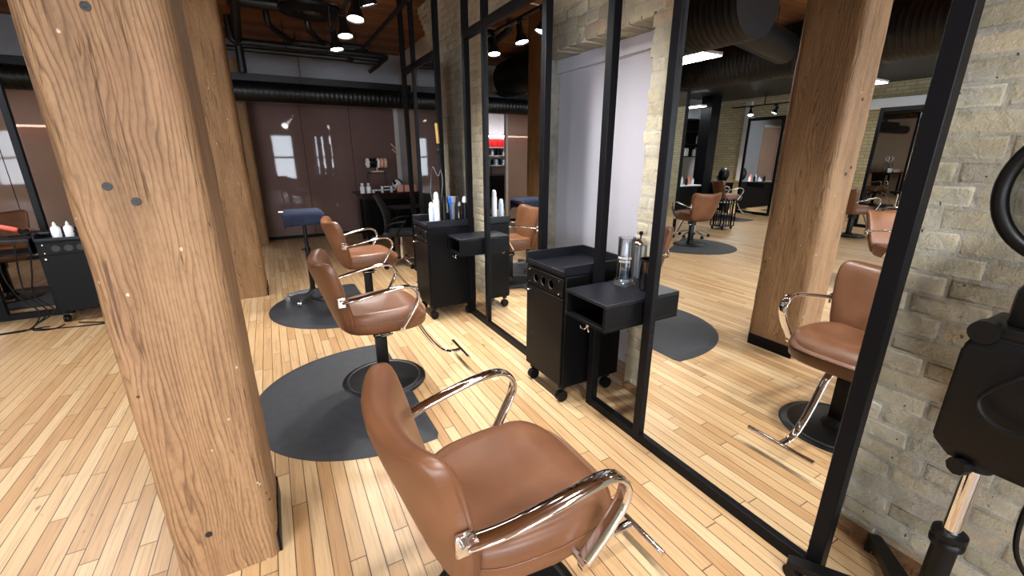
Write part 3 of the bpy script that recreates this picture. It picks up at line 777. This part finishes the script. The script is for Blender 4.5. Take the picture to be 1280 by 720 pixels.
tube(bm, [(.06, -.12, .69), (.09, -.10, .55), (.10, -.12, .40), (.14, -.2, .30), (.2, -.32, .28)], .0065, 8); obj('cord', bm, 'blackplastic', t)

# ------------------------------------------------------------------ back of the room on the right
t = thing('reception_counter', 'dark brown glossy counter against the film glazing', 'counter', (1.28, 7.75, 0))
bm = bmesh.new(); bx(bm, -.02, 1.10, -.02, .62, .845, .875, .004); obj('counter_top', bm, 'brownglossy', t)
bm = bmesh.new(); bx(bm, .06, 1.06, .02, .58, .77, .845, .003); obj('apron', bm, 'brownglossy', t)
for x in (.12, 1.02):
    for y in (.05, .55): bm = bmesh.new(); bx(bm, x - .03, x + .03, y - .03, y + .03, 0, .77, .003); obj('leg', bm, 'black', t)
bm = bmesh.new(); bx(bm, .16, 1.0, .54, .56, .05, .77); obj('modesty_panel', bm, 'black', t, smooth=False)
t = thing('side_desk', 'low black desk beyond the mesh office chair', 'desk', (1.56, 6.42, 0))
bm = bmesh.new(); bx(bm, 0, .85, 0, .55, .715, .74, .004); obj('desk_top', bm, 'black', t)
for x in (.04, .81):
    for y in (.04, .51): bm = bmesh.new(); bx(bm, x - .02, x + .02, y - .02, y + .02, 0, .715, .002); obj('leg', bm, 'black', t)
# items on the counter
CT = .875
def cbottle(x, y, label, r=.03, h=.15, m='white', grp=None):
    bm = bmesh.new(); lathe(bm, [(.0, 0), (r, 0), (r, h * .62), (r * .45, h * .75), (r * .45, h * .82), (r * .6, h * .84), (r * .6, h), (.0, h)], 16)
    return tag(obj('bottle', bm, m, None, (x, y, CT)), label, 'bottle', grp)
cbottle(1.37, 7.86, 'left white pump bottle at the end of the brown counter', .04, .165)
cbottle(1.47, 7.84, 'white bottle with dark mark beside the end bottle on the brown counter', .04, .165)
for i in range(8):
    x = 1.55 + .052 * i; r = .022
    for j in range(2 if i in (3, 4, 5, 6) else 1):
        t = thing('cream_pot', 'small white lidded pot in the row on the brown counter', 'pot', (x, 7.85 + .02 * (i % 2), CT + .055 * j), 0, 'small cosmetic pots on the brown counter')
        bm = bmesh.new(); lathe(bm, [(.0, 0), (r, 0), (r, .030), (.0, .030)], 14); obj('pot', bm, 'blackplastic' if i % 3 else 'white', t)
        bm = bmesh.new(); lathe(bm, [(r * 1.05, .030), (r * 1.05, .05), (.0, .05)], 14); obj('lid', bm, 'white', t)
PK = ['pink carton nearest the pots on the brown counter', 'middle pink carton on the brown counter', 'pink carton behind the mirror frame upright on the brown counter']
for i in range(3):
    bm = bmesh.new(); bx(bm, -.05, .05, -.03, .03, 0, .115, .003); bx(bm, -.051, .051, -.031, .031, .045, .06)
    tag(obj('carton', bm, 'pink', None, (2.02 + .125 * i, 7.88, CT)), PK[i], 'box', 'pink cartons on the brown counter')
t = thing('round_ornament', 'round black and white ornament among the cartons on the brown counter', 'ornament', (2.03, 8.08, CT + .115))
bm = bmesh.new(); bmesh.ops.create_icosphere(bm, subdivisions=3, radius=.085)
for v in bm.verts: v.co *= 1 + .12 * noise.noise(v.co * 30)
obj('ball', bm, 'white', t)
for k in range(7):
    d = Vector((random.uniform(-1, 1), random.uniform(-1, .3), random.uniform(-.8, 1))).normalized() * .075
    bm = bmesh.new(); bmesh.ops.create_icosphere(bm, subdivisions=2, radius=.032); bmesh.ops.translate(bm, verts=bm.verts, vec=d); obj('dark_petal', bm, 'blackplastic', t)
bm = bmesh.new(); cyl(bm, (0, 0, -.115), (0, 0, -.07), .05, 16); obj('foot', bm, 'blackplastic', t)
t = thing('wire_riser', 'dark wire display riser on the brown counter', 'display stand', (1.67, 8.02, CT))
bm = bmesh.new()
for x in (-.15, .15):
    for y in (-.08, .08): cyl(bm, (x, y, 0), (x, y, .33), .006, 8)
for z in (.02, .33):
    for y in (-.08, .08): cyl(bm, (-.15, y, z), (.15, y, z), .006, 8)
    for x in (-.15, .15): cyl(bm, (x, -.08, z), (x, .08, z), .006, 8)
obj('wire_frame', bm, 'pipe', t); bm = bmesh.new(); bx(bm, -.15, .15, -.08, .08, .33, .34); obj('shelf_panel', bm, 'pipe', t, smooth=False)
t = thing('scrunchie_stand', 'cream T bar stand of hair scrunchies on the wire riser', 'display stand', (1.68, 8.02, CT + .34))
bm = bmesh.new(); bx(bm, -.10, .10, -.05, .05, 0, .02, .004); cyl(bm, (0, 0, .02), (0, 0, .17), .012, 12); cyl(bm, (-.17, 0, .17), (.17, 0, .17), .012, 12); obj('bar', bm, 'cream', t)
for i, m in enumerate(('white', 'blackplastic', 'blackplastic', 'white', 'pink', 'cream')):
    x = -.15 + .06 * i; bm = bmesh.new(); pts = [(x + .006 * math.sin(5 * a), .055 * math.cos(a), .155 + .06 * math.sin(a)) for a in [2 * PI * k / 24 for k in range(25)]]
    tube(bm, pts, .025, 8, sub=0); tag(obj('scrunchie', bm, m, None, (1.68, 8.02, CT + .34)), ['pale scrunchie at the window end of the T bar stand', 'black scrunchie second on the T bar stand', 'black scrunchie at the middle of the T bar stand', 'white scrunchie right of the post of the T bar stand', 'pink scrunchie on the T bar stand', 'cream scrunchie at the end of the T bar stand'][i], 'scrunchie', 'scrunchies on the T bar stand')
t = thing('wall_hook', 'pale two pronged hook on the white frame right of the film glazing', 'hook', (2.32, 8.95, 1.55))
bm = bmesh.new(); cyl(bm, (0, 0, .02), (-.16, -.10, .16), .012, 10); obj('prong', bm, 'cream', t)
bm = bmesh.new(); cyl(bm, (.02, 0, -.06), (-.14, -.10, .06), .012, 10); obj('prong', bm, 'cream', t)
# mesh office chair
t = thing('office_chair', 'black mesh back office chair on a chrome five star base', 'chair', (1.50, 5.98, 0), R(-20))
bm = bmesh.new(); bx(bm, -.22, .24, -.23, .23, .44, .50, .025, seg=3); obj('seat', bm, 'mesh', t)
bm = bmesh.new(); loops = []
for k in range(13):
    v = k / 12; z = .50 + .48 * v; w = .19 + .045 * math.sin(PI * min(1, v * 1.1)) - .07 * max(0, v - .8) / .2; x = -.20 - .12 * v + .05 * math.sin(PI * v)
    lp = []
    for i in range(24):
        a = 2 * PI * i / 24; yy = w * sup(math.cos(a), .7); lp.append(Vector((x + .014 * sup(math.sin(a), .7) + .04 * (yy / w) ** 2 * .8, yy, z)))
    loops.append(lp)
loft(bm, loops); obj('backrest', bm, 'mesh', t, ang=120)
for s in (-1, 1):
    bm = bmesh.new(); tube(bm, [(-.18, s * .24, .58), (-.05, s * .28, .64), (.10, s * .28, .655)], .014, 8); tube(bm, [(.08, s * .28, .65), (.02, s * .28, .55), (-.04, s * .24, .46)], .012, 8); obj('armrest', bm, 'blackplastic', t)
bm = bmesh.new(); cyl(bm, (0, 0, .09), (0, 0, .30), .03, 14); cyl(bm, (0, 0, .28), (0, 0, .44), .018, 14); obj('gas_lift', bm, 'chrome', t)
for k in range(5):
    a = 2 * PI * k / 5 + .2; mt2 = Matrix.Rotation(a, 4, 'Z'); bm = bmesh.new()
    tube(bm, [mt2 @ Vector((.0, 0, .10)), mt2 @ Vector((.15, 0, .095)), mt2 @ Vector((.30, 0, .07))], .016, 8); lg = obj('leg', bm, 'chrome', t)
    bm = bmesh.new(); e = mt2 @ Vector((.30, 0, .03)); n = mt2.to_3x3() @ Vector((0, 1, 0)); cyl(bm, e - n * .02, e + n * .02, .03, 14); obj('caster', bm, 'blackplastic', lg)

# ------------------------------------------------------------------ ceiling services
def spiral_duct(label, a, b, r, group=None, cap=True):
    t = thing('air_duct', label, 'duct', a); a = Vector(a); b = Vector(b); L = (b - a).length
    q = (b - a).to_track_quat('Z', 'Y').to_matrix().to_4x4()
    prof = [(.0, 0)]
    n = max(4, int(L / .07))
    for k in range(n):
        z = L * k / n; prof += [(r, z + .001), (r, z + L / n * .86), (r + .0012, z + L / n * .90), (r + .0012, z + L / n * .97)]
    prof += [(r, L), (.0, L)]
    bm = bmesh.new(); lathe(bm, prof, 40, mtx=q); obj('duct_run', bm, 'duct', t, ang=35)
    for f in (.25, .75):
        bm = bmesh.new(); p = (b - a) * f
        if CZ - (a + p).z > .05: cyl(bm, p + Vector((0, 0, r * .9)), p + Vector((0, 0, CZ - a.z)), .006, 8); obj('hanger', bm, 'pipe', t)
    return t
spiral_duct('ribbed black air duct running across above the film glazing', (-4.7, 8.05, 2.42), (2.42, 8.05, 2.42), .145)
spiral_duct('big black air duct over the left side of the room, seen in the big mirror', (-1.25, 3.05, 2.93), (-1.25, 8.2, 2.93), .33)
spiral_duct('black branch duct joining the big duct from the left side', (-1.59, 3.5, 2.88), (-3.2, 3.93, 2.88), .19)
spiral_duct('long black air duct near the middle of the left side of the room', (-3.75, .6, 2.94), (-3.75, 8.2, 2.94), .34)
def pipe(label, pts, r, name='ceiling_pipe', mat='pipe', grp=None):
    bm = bmesh.new(); tube(bm, pts, r, 12, sub=0); return tag(obj(name, bm, mat, None), label, 'pipe', grp)
def elbow(pts, r=.08):
    """rounds the corners of a polyline"""
    P = [Vector(p) for p in pts]; out = [P[0]]
    for a, b, c in zip(P, P[1:], P[2:]):
        u = (a - b).normalized(); w = (c - b).normalized(); out += [b + u * r, b + u * r * .4 + w * r * .12, b + (u + w) * r * .25, b + w * r * .4 + u * r * .12, b + w * r]
    out.append(P[-1]); return out
struct('ceiling_beam', box(-4.9, 2.46, 8.28, 8.5, 2.53, 2.70), 'duct')
pipe('thick black pipe along the back ceiling, upper of the bundle', elbow([(-.2, 7.6, CZ), (-.2, 7.6, 2.99), (1.9, 7.6, 2.99), (1.9, 8.2, 2.99)]), .045)
pipe('black pipe along the back ceiling just below the thick pipe', elbow([(-.3, 7.75, 2.93), (1.35, 7.75, 2.93), (1.35, 7.45, 2.86), (1.75, 7.45, 2.86), (1.75, 8.2, 2.86)], .06), .035)
pipe('black drop pipe bending off the ceiling near the back corner, first from the post', elbow([(.25, 6.9, CZ), (.25, 6.9, 3.08), (.55, 7.5, 3.03), (1.4, 7.5, 3.03)], .1), .038)
pipe('black drop pipe bending off the ceiling in front of the duct, nearer the spotlights', elbow([(.72, 6.9, CZ), (.72, 6.9, 3.08), (.95, 7.5, 3.06), (1.6, 7.5, 3.06)], .1), .038)
pipe('dark red brown riser pipe beside the wooden post at the ceiling', elbow([(-.05, 5.9, CZ - .02), (-.05, 5.9, 3.16), (-.12, 7.7, 3.0), (-.12, 7.7, 2.62)], .1), .05)
pipe('sprinkler pipe running over the mirror frames', [(1.50, 3.9, 3.03), (1.50, 7.6, 3.03)], .026)
pipe('thin pale conduit across the wooden ceiling', elbow([(-.3, 6.4, CZ - .02), (1.05, 6.4, CZ - .02), (1.2, 6.9, CZ - .02)], .05), .010, 'ceiling_conduit', 'brushed')
pipe('thin pale conduit running beside the round ceiling fan', [(-.3, 5.2, CZ - .02), (1.7, 5.2, CZ - .02)], .008, 'ceiling_conduit', 'brushed')
for i, (x, y) in enumerate(((.45, 7.55), (1.0, 7.55), (1.12, 7.6), (1.45, 7.6), (1.66, 7.6))):
    bm = bmesh.new(); cyl(bm, (x, y, 2.95), (x, y, CZ), .006, 8)
    tag(obj('pipe_hanger', bm, 'pipe', None), 'thin rod hanging the pipe bundle from the wooden ceiling', 'hanger', 'pipe hanger rods')
# round ceiling speaker / diffuser
t = thing('ceiling_diffuser', 'round black ceiling diffuser with a pale centre near the spotlights', 'diffuser', (.75, 6.55, CZ - .13))
bm = bmesh.new(); lathe(bm, [(.0, .04), (.10, .035), (.14, .0), (.20, .025), (.26, -.005), (.35, .03), (.385, .02), (.385, .05), (.20, .13), (.0, .13)], 44); obj('cone', bm, 'duct', t)
bm = bmesh.new(); lathe(bm, [(.0, .015), (.10, .02), (.12, .034), (.0, .036)], 32); obj('centre_plate', bm, 'brushed', t)
bm = bmesh.new(); cyl(bm, (-.9, .05, .06), (-.36, .03, .06), .07, 16); obj('feed_duct', bm, 'duct', t)
# track with spotlights
def lamp(par, aim, energy, size=R(102), loc=(0, 0, 0)):
    l = D.lights.new('spot', 'SPOT'); l.energy = energy; l.spot_size = size; l.spot_blend = .9; l.shadow_soft_size = .09; l.color = (1, .985, .965)
    o = D.objects.new('spot_lamp', l); COL.objects.link(o); o.parent = par; o.location = loc
    o.rotation_euler = Vector(aim).to_track_quat('-Z', 'Y').to_euler(); return o
tag(obj('light_track', box(.7825, .8175, -2.0, 5.6, 2.76, 2.785, .003), 'pipe'), 'black lighting track running along the ceiling beside the mirrors', 'light track')
for y in (-1.0, 1.5, 3.3, 5.5):
    bm = bmesh.new(); cyl(bm, (0.80, y, 2.785), (0.80, y, CZ), .006, 8); tag(obj('track_hanger', bm, 'pipe', None), 'thin rod holding the lighting track from the ceiling', 'hanger', 'track hanger rods')
def spot(x, y, z, aim, label, energy, group, up=.0):
    t = thing('track_spotlight', label, 'spotlight', (x, y, z), 0, group)
    d = Vector(aim).normalized(); q = d.to_track_quat('Z', 'Y').to_matrix().to_4x4()
    bm = bmesh.new(); lathe(bm, [(.0, -.10), (.030, -.10), (.036, -.03), (.060, .03), (.070, .07), (.066, .07), (.056, .035)], 28, mtx=q); obj('shade', bm, 'blackplastic', t)
    bm = bmesh.new(); lathe(bm, [(.0, .056), (.060, .056), (.060, .060), (.0, .060)], 28, mtx=q); obj('lens', bm, 'spotface', t)
    bm = bmesh.new(); cyl(bm, (0, 0, 0), (0, 0, .12), .014, 10); bx(bm, -.02, .02, -.05, .05, .115, .145, .004); obj('bracket', bm, 'blackplastic', t)
    if energy: lamp(t, d, energy, loc=d * .085)
    return t
SL = ['farthest ceiling spotlight at the end of the track', 'second ceiling spotlight from the far end of the track', 'third ceiling spotlight from the far end of the track', 'fourth ceiling spotlight, at the top edge near the frames']
for i, (y, aim) in enumerate(((5.29, (.10, -.15, -1)), (4.70, (.05, -.2, -1)), (4.11, (-.1, -.2, -1)), (3.69, (.3, .1, -1)))):
    spot(0.80, y, 2.62, aim, SL[i], 110, 'track spotlights')
for y, aim in ((2.9, (.6, -.2, -1)), (2.0, (.5, .2, -1)), (1.0, (.1, .3, -1)), (-.2, (.1, .6, -1)), (-1.3, (-.3, 1.0, -1))):  # these heads are added to light the near part of the room, out of view
    spot(0.80, y, 2.62, aim, 'added black track spotlight further along the track, unseen beyond the top of the picture', 108, 'added track spotlights overhead')
tag(obj('light_track', box(-2.32, -2.285, -2.6, 1.6, 2.93, 2.955, .003), 'pipe'), 'added black lighting track on the left side of the room, unseen, nearer the street windows', 'light track')  # left track and its heads are added fill for the left floor, out of view
for y in (-2.4, 1.4):
    bm = bmesh.new(); cyl(bm, (-2.3025, y, 2.955), (-2.3025, y, CZ), .006, 8); tag(obj('track_hanger', bm, 'pipe', None), 'thin rod holding the added left lighting track from the ceiling', 'hanger', 'added left track hanger rods')
for y, aim in ((1.1, (-.2, .7, -1)), (.1, (.0, .4, -1)), (-1.0, (.2, .6, -1)), (-2.1, (.1, .6, -1))):
    spot(-2.3025, y, 2.80, aim, 'added black track spotlight on the left side of the room, unseen beyond the top of the picture', 200, 'added left track spotlights')
# hanging light panels
def panel(label, x0, x1, y0, y1, z):
    t = thing('hanging_light', label, 'ceiling light', ((x0 + x1) / 2, (y0 + y1) / 2, z), 0, 'hanging light panels'); a, b = (x1 - x0) / 2, (y1 - y0) / 2
    bm = bmesh.new(); bx(bm, -a, a, -b, b, .012, .05, .003); obj('housing', bm, 'trim', t)
    bm = bmesh.new(); bx(bm, -a + .01, a - .01, -b + .01, b - .01, 0, .012); obj('diffuser', bm, 'tube', t, smooth=False)
    bm = bmesh.new()
    for s in (-1, 1): cyl(bm, (0, s * b * .7, .05), (0, s * b * .7, CZ - z), .003, 6)
    obj('wire', bm, 'pipe', t)
panel('wide hanging light panel by the big duct, seen in the big mirror', -2.33, -1.65, 4.2, 5.4, 2.75)
panel('hanging light panel just right of the post reflection', -6.95, -6.3, 4.2, 5.4, 2.75)
panel('long hanging light over the far work bench', -7.05, -6.75, 8.1, 8.85, 2.70)

panel('added unseen light panel over the wash unit in the room behind the opening', -3.0, -1.8, 10.2, 10.8, 3.0)  # added lamp that brightens the wash room, itself never in view
# ------------------------------------------------------------------ left hand station (facing the camera)
t = thing('mirror_frame', 'black steel mirror frame at the left edge, standing across the room', 'mirror', (-1.90, 5.6, 0))
for a, b in ((-.05, .0), (-.50, -.45), (-1.55, -1.50)): obj('stile', box(a, b, 0, .05, 0, 2.6, .003), 'steel', t)
for z0, z1 in ((0, .06), (2.54, 2.6)): obj('rail', box(-1.5, -.05, .002, .048, z0, z1, .003), 'steel', t)
obj('mirror_glass', box(-1.5, -.5, .02, .03, .06, 2.54), 'mirror', t, smooth=False)
t = thing('shelf_box', 'black shelf box with a coral handled tool on the left hand mirror frame', 'shelf', (-2.75, 5.28, .66), 0, 'black shelf boxes on the mirror frames')
bm = bmesh.new(); bx(bm, 0, .82, 0, .32, .12, .14, .002); obj('top', bm, 'shelftop', t)
bm = bmesh.new(); bx(bm, 0, .82, 0, .32, 0, .018, .002)
for x in (0, .40, .80): bx(bm, x, x + .018, 0, .32, .018, .12)
obj('case', bm, 'black', t)
t = thing('flat_iron', 'coral handled hair tool lying on the left hand shelf', 'hair tool', (-1.98, 5.38, .80))
bm = bmesh.new(); tube(bm, [(-.42, -.08, .22), (-.2, -.04, .14), (-.03, .0, .07)], .020, 12); obj('handle', bm, 'coral', t, ang=180)
bm = bmesh.new(); tube(bm, [(-.04, .0, .075), (.02, .02, .03), (.16, .03, .02)], .018, 10); obj('plates', bm, 'blackplastic', t, ang=180)
bm = bmesh.new(); tube(bm, [(-.1, .0, .02), (.0, -.05, .03), (.08, .02, .05), (.2, .06, .025), (.35, .03, .025)], .007, 8); obj('cord_end', bm, 'blackplastic', t, ang=180)
for i, dx in enumerate((0, .11, .2)):
    pts = [(-2.15 + dx, 5.30, .79), (-2.13 + dx, 5.255, .72), (-2.15 + dx * .9, 5.26, .5), (-2.10 + dx * .5, 5.25, .30), (-2.0 + dx * .5, 5.24, .14), (-2.08 + .2 * dx, 5.18, .012), (-2.3 + .4 * i, 5.16 - .05 * i, .010), (-1.95 + .1 * i, 5.20, .012)]
    bm = bmesh.new(); tube(bm, pts, .006, 8); tag(obj('power_cord', bm, 'blackplastic', None), ['black cord looping down nearest the picture edge at the left station', 'black cord dangling in the middle below the left hand shelf', 'black cord trailing down beside the left hand trolley'][i], 'cord', 'cords at the left station')
zl = (.905 - .075 + .014) * .92
for i, (x, y) in enumerate(((-1.785, 5.42), (-1.70, 5.43))):
    t = thing('white_bottle', ['white nozzle bottle on the left hand trolley, nearer its mirror', 'squat white bottle behind the big post on the left hand trolley'][i], 'bottle', (x, y, zl))
    bm = bmesh.new(); lathe(bm, [(.0, 0), (.034, 0), (.035, .085), (.022, .105), (.0, .105)], 18); obj('body', bm, 'white', t)
    bm = bmesh.new(); lathe(bm, [(.014, .104), (.013, .125), (.004, .145), (.0, .145)], 12); obj('nozzle', bm, 'white', t)

# ------------------------------------------------------------------ what the big mirror shows of the far left
for nm, y0, y1, lb in (('a', 6.55, 7.5, 'far black mirror frame at the brick wall, left of the post reflection'), ('b', 2.6, 4.65, 'far wide black mirror frame right of the post reflection')):
    t = thing('mirror_frame', lb, 'mirror', (-7.95, y0, 0)); L = y1 - y0
    for a in ((0, .06), (L - .06, L)): obj('stile', box(-.05, 0, a[0], a[1], 0, 2.42, .003), 'steel', t)
    for z0, z1 in ((0, .07), (2.34, 2.42)): obj('rail', box(-.048, -.002, .06, L - .06, z0, z1, .003), 'steel', t)
    obj('mirror_glass', box(-.03, -.02, .06, L - .06, .07, 2.34), 'mirror', t, smooth=False)
    bm = bmesh.new(); bx(bm, -.02, .30, .05, L * .55, .72, .84, .004); obj('ledge', bm, 'black', t)
struct('trim_3', box(-8.75, -8.6, 2.3, 5.2, 2.45, 2.66), 'white'); struct('trim_4', box(-8.75, -8.66, 4.75, 4.9, 0, 2.45), 'trim'); struct('trim_5', box(-8.75, -8.66, 7.95, 8.1, .8, 2.9), 'trim')
tag(obj('steel_column', box(-7.55, -7.2, 8.05, 8.4, 0, CZ, .01), 'steel'), 'black square steel column at the far end beside the brick wall', 'column')
t = thing('ceiling_soffit', 'black boxed soffit under the far ceiling', 'soffit'); obj('soffit_box', box(-8.7, -4.3, -4.5, 8.9, 2.98, 3.28), 'duct', t, smooth=False)
t = thing('light_track', 'short black lighting track on the far brick wall', 'light track'); obj('rail', box(-8.1, -8.06, 6.3, 8.1, 2.70, 2.73), 'pipe', t)
obj('hanger', box(-8.09, -8.07, 7.2, 7.22, 2.73, 2.98), 'pipe', t)
spot(-8.08, 7.55, 2.56, (.3, -.3, -1), 'black spotlight over the far brick, left of the pair', 420, 'far wall spotlights'); spot(-8.08, 6.9, 2.56, (.3, .3, -1), 'black spotlight over the far mirror frame', 420, 'far wall spotlights')
t = thing('work_bench', 'pale topped work bench at the far end with bottles on it', 'bench', (-6.9, 7.85, 0))
bm = bmesh.new(); bx(bm, 0, 1.3, 0, .55, .72, .75, .004); obj('bench_top', bm, 'greytop', t)
bm = bmesh.new(); bx(bm, .05, 1.2, .08, .5, 0.02, .72, .004); obj('bench_base', bm, 'black', t)
BT = [('white', .03, .16), ('orangebottle', .035, .22), ('blackplastic', .035, .18), ('white', .03, .20), ('bluewhite', .028, .14), ('white', .045, .08), ('blackplastic', .04, .16)]
BL = ['short white bottle', 'orange bottle', 'dark bottle', 'tall white bottle', 'pale blue bottle', 'low white tub', 'squat dark bottle']
for i, (m, r, h) in enumerate(BT):
    bm = bmesh.new(); lathe(bm, [(.0, 0), (r, 0), (r, h * .7), (r * .5, h * .8), (r * .5, h), (.0, h)], 14)
    tag(obj('bottle', bm, m, None, (-6.75 + .12 * i, 8.02 + .05 * (i % 2), .75)), BL[i] + ' on the far pale work bench', 'bottle', 'bottles on the far bench')
t = thing('wall_shelf', 'black wall shelf with white products at the far end', 'shelf', (-7.95, 8.72, 1.45))
bm = bmesh.new(); bx(bm, 0, 1.15, .25, .275, 0, 1.0)
for z in (0, .34, .67, .98): bx(bm, 0, 1.15, 0, .25, z, z + .025)
for x in (0, 1.125): bx(bm, x, x + .025, 0, .25, 0, 1.0)
obj('case', bm, 'black', t, smooth=False)
for i, (x, z, h) in enumerate(((.2, .025, .22), (.32, .025, .17), (.6, .025, .2), (.7, .025, .2), (.95, .025, .18), (.2, .365, .2), (.85, .365, .17), (.95, .365, .19))):
    bm = bmesh.new(); bx(bm, -.035, .035, -.03, .03, 0, h, .004); bx(bm, -.02, .02, -.02, .02, h, h + .02, .003)
    tag(obj('product_bottle', bm, 'white', None, (-7.95 + x, 8.82, 1.45 + z)), 'white product pack on the black wall shelf at the far end', 'bottle', 'products on the black wall shelf')
struct('trim_6', box(-7.95, -6.8, YB - .02, YB, 2.5, 2.75), 'greytop')
t = thing('crate_trolley', 'black slatted crate trolley beside the far chair', 'trolley', (-5.15, 5.85, 0))
bm = bmesh.new()
for z in (.06, .30, .54): bx(bm, -.18, .18, -.16, .16, z, z + .02, .003)
for x in (-.17, -.085, 0, .085, .17):
    for y in (-.15, .15): bx(bm, x - .01, x + .01, y - .008, y + .008, .08, .62)
for y in (-.075, .075):
    for x in (-.17, .17): bx(bm, x - .008, x + .008, y - .01, y + .01, .08, .62)
obj('crate', bm, 'blackplastic', t)
for x in (-.14, .14):
    for y in (-.12, .12): bm = bmesh.new(); cyl(bm, (x, y - .012, .03), (x, y + .012, .03), .03, 14); obj('caster', bm, 'blackplastic', t)
t = thing('stool', 'black cutting stool with a chrome star base behind the mat chair', 'stool', (-3.85, 5.5, 0))
bm = bmesh.new(); lathe(bm, [(.0, .48), (.17, .48), (.19, .50), (.19, .53), (.17, .55), (.0, .555)], 28); obj('seat', bm, 'blackplastic', t)
bm = bmesh.new(); cyl(bm, (0, 0, .08), (0, 0, .48), .022, 14); obj('post', bm, 'chrome', t)
for k in range(5):
    mt2 = Matrix.Rotation(2 * PI * k / 5, 4, 'Z'); bm = bmesh.new(); tube(bm, [mt2 @ Vector((0, 0, .10)), mt2 @ Vector((.14, 0, .10)), mt2 @ Vector((.27, 0, .06))], .014, 8); lg = obj('leg', bm, 'chrome', t)
    bm = bmesh.new(); e = mt2 @ Vector((.27, 0, .028)); n = mt2.to_3x3() @ Vector((0, 1, 0)); cyl(bm, e - n * .016, e + n * .016, .028, 14); obj('caster', bm, 'blackplastic', lg)
t = thing('styling_cart', 'black cart with dark tools at the far brick wall beside the far chair', 'cart', (-7.6, 7.75, 0))
bm = bmesh.new(); bx(bm, -.2, .2, -.2, .2, .06, .80, .006); obj('body', bm, 'black', t)
bm = bmesh.new(); bmesh.ops.create_icosphere(bm, subdivisions=3, radius=.14); bmesh.ops.scale(bm, vec=(1, 1, 1.35), verts=bm.verts); bmesh.ops.translate(bm, verts=bm.verts, vec=(0, -.02, 1.0)); obj('dryer_hood', bm, 'blackplastic', t)
bm = bmesh.new(); cyl(bm, (.0, .08, .8), (.0, .16, .95), .05, 14); obj('brush_holder', bm, 'chrome', t)
# ------------------------------------------------------------------ wash area behind the opening
t = thing('wash_unit', 'black wash basin unit with a curved tap in the room behind', 'basin', (-2.75, 11.2, 0))
bm = bmesh.new(); bx(bm, -.6, 1.4, 0, .7, 0, .95, .006); obj('cabinet', bm, 'black', t)
bm = bmesh.new(); tube(bm, [(.28, .3, .95), (.28, .3, 1.30), (.24, .28, 1.40), (.14, .24, 1.42), (.06, .2, 1.36), (.05, .2, 1.26)], .018, 10); obj('tap', bm, 'blackplastic', t, ang=180)
struct('wall_wash_tiles', box(-4.2, -1.0, 11.93, 12.0, .95, 1.45), 'whitewall')
t = thing('product_shelf', 'grey shelf of red cartons and bottles in the wash room', 'shelf', (-4.0, 11.7, 1.2))
bm = bmesh.new()
for z in (0, .27, .50): bx(bm, 0, 2.6, 0, .28, z, z + .025)
obj('board', bm, 'greytop', t, smooth=False)
bm = bmesh.new(); bx(bm, 0, 2.6, -.01, .04, .80, .84); obj('light_strip', bm, 'led', t, smooth=False)
for i in range(15):
    x = -3.92 + .17 * i
    bm = bmesh.new(); bx(bm, -.07, .07, -.05, .05, 0, .22, .004); bx(bm, -.03, .03, -.054, -.05, .06, .15)
    tag(obj('red_carton', bm, 'red', None, (x, 11.80, 1.725)), 'red carton on the top shelf of the wash room', 'box', 'red cartons in the wash room')
for i in range(20):
    x = -3.94 + .128 * i; m = ('blackplastic', 'white')[i % 3 == 1]
    bm = bmesh.new(); lathe(bm, [(.0, 0), (.035, 0), (.035, .14), (.015, .16), (.015, .19), (.0, .19)], 12)
    tag(obj('product_bottle', bm, m, None, (x, 11.80, 1.495)), ('black', 'white')[m == 'white'] + ' bottle on the middle shelf of the wash room', 'bottle', ('black', 'white')[m == 'white'] + ' bottles on the middle wash room shelf')
for i in range(20):
    x = -3.94 + .128 * i; m = ('blackplastic', 'bluewhite')[i % 2]
    bm = bmesh.new(); lathe(bm, [(.0, 0), (.04, 0), (.04, .13), (.018, .15), (.018, .17), (.0, .17)], 12)
    tag(obj('product_bottle', bm, m, None, (x, 11.80, 1.225)), ('black', 'pale blue')[i % 2] + ' bottle on the bottom shelf of the wash room', 'bottle', ('black', 'pale blue')[i % 2] + ' bottles on the bottom wash room shelf')
# socket on a conduit behind the second frame
t = thing('wall_socket', 'white socket box on a conduit beside the white niche', 'socket', (WX - .03, 2.98, 1.12))
bm = bmesh.new(); bx(bm, -.02, .02, -.035, .035, -.06, .06, .006); obj('socket_box', bm, 'white', t)
bm = bmesh.new(); cyl(bm, (0, 0, .06), (0, 0, 1.2), .009, 10); obj('conduit', bm, 'white', t)

# ------------------------------------------------------------------ light and view
w = D.worlds.new('world'); SC.world = w; w.use_nodes = True
w.node_tree.nodes['Background'].inputs[0].default_value = (.7, .8, 1, 1); w.node_tree.nodes['Background'].inputs[1].default_value = .3
SC.view_settings.view_transform = 'Standard'; SC.view_settings.look = 'None'; SC.view_settings.gamma = 1; SC.view_settings.use_curve_mapping = False
SC.view_settings.exposure = 0.35
SC.cycles.max_bounces = 10; SC.cycles.glossy_bounces = 6; SC.cycles.diffuse_bounces = 4; SC.cycles.transparent_max_bounces = 16
SC.cycles.use_denoising = True; SC.cycles.sample_clamp_indirect = 6
SC.cycles.caustics_reflective = False; SC.cycles.caustics_refractive = False
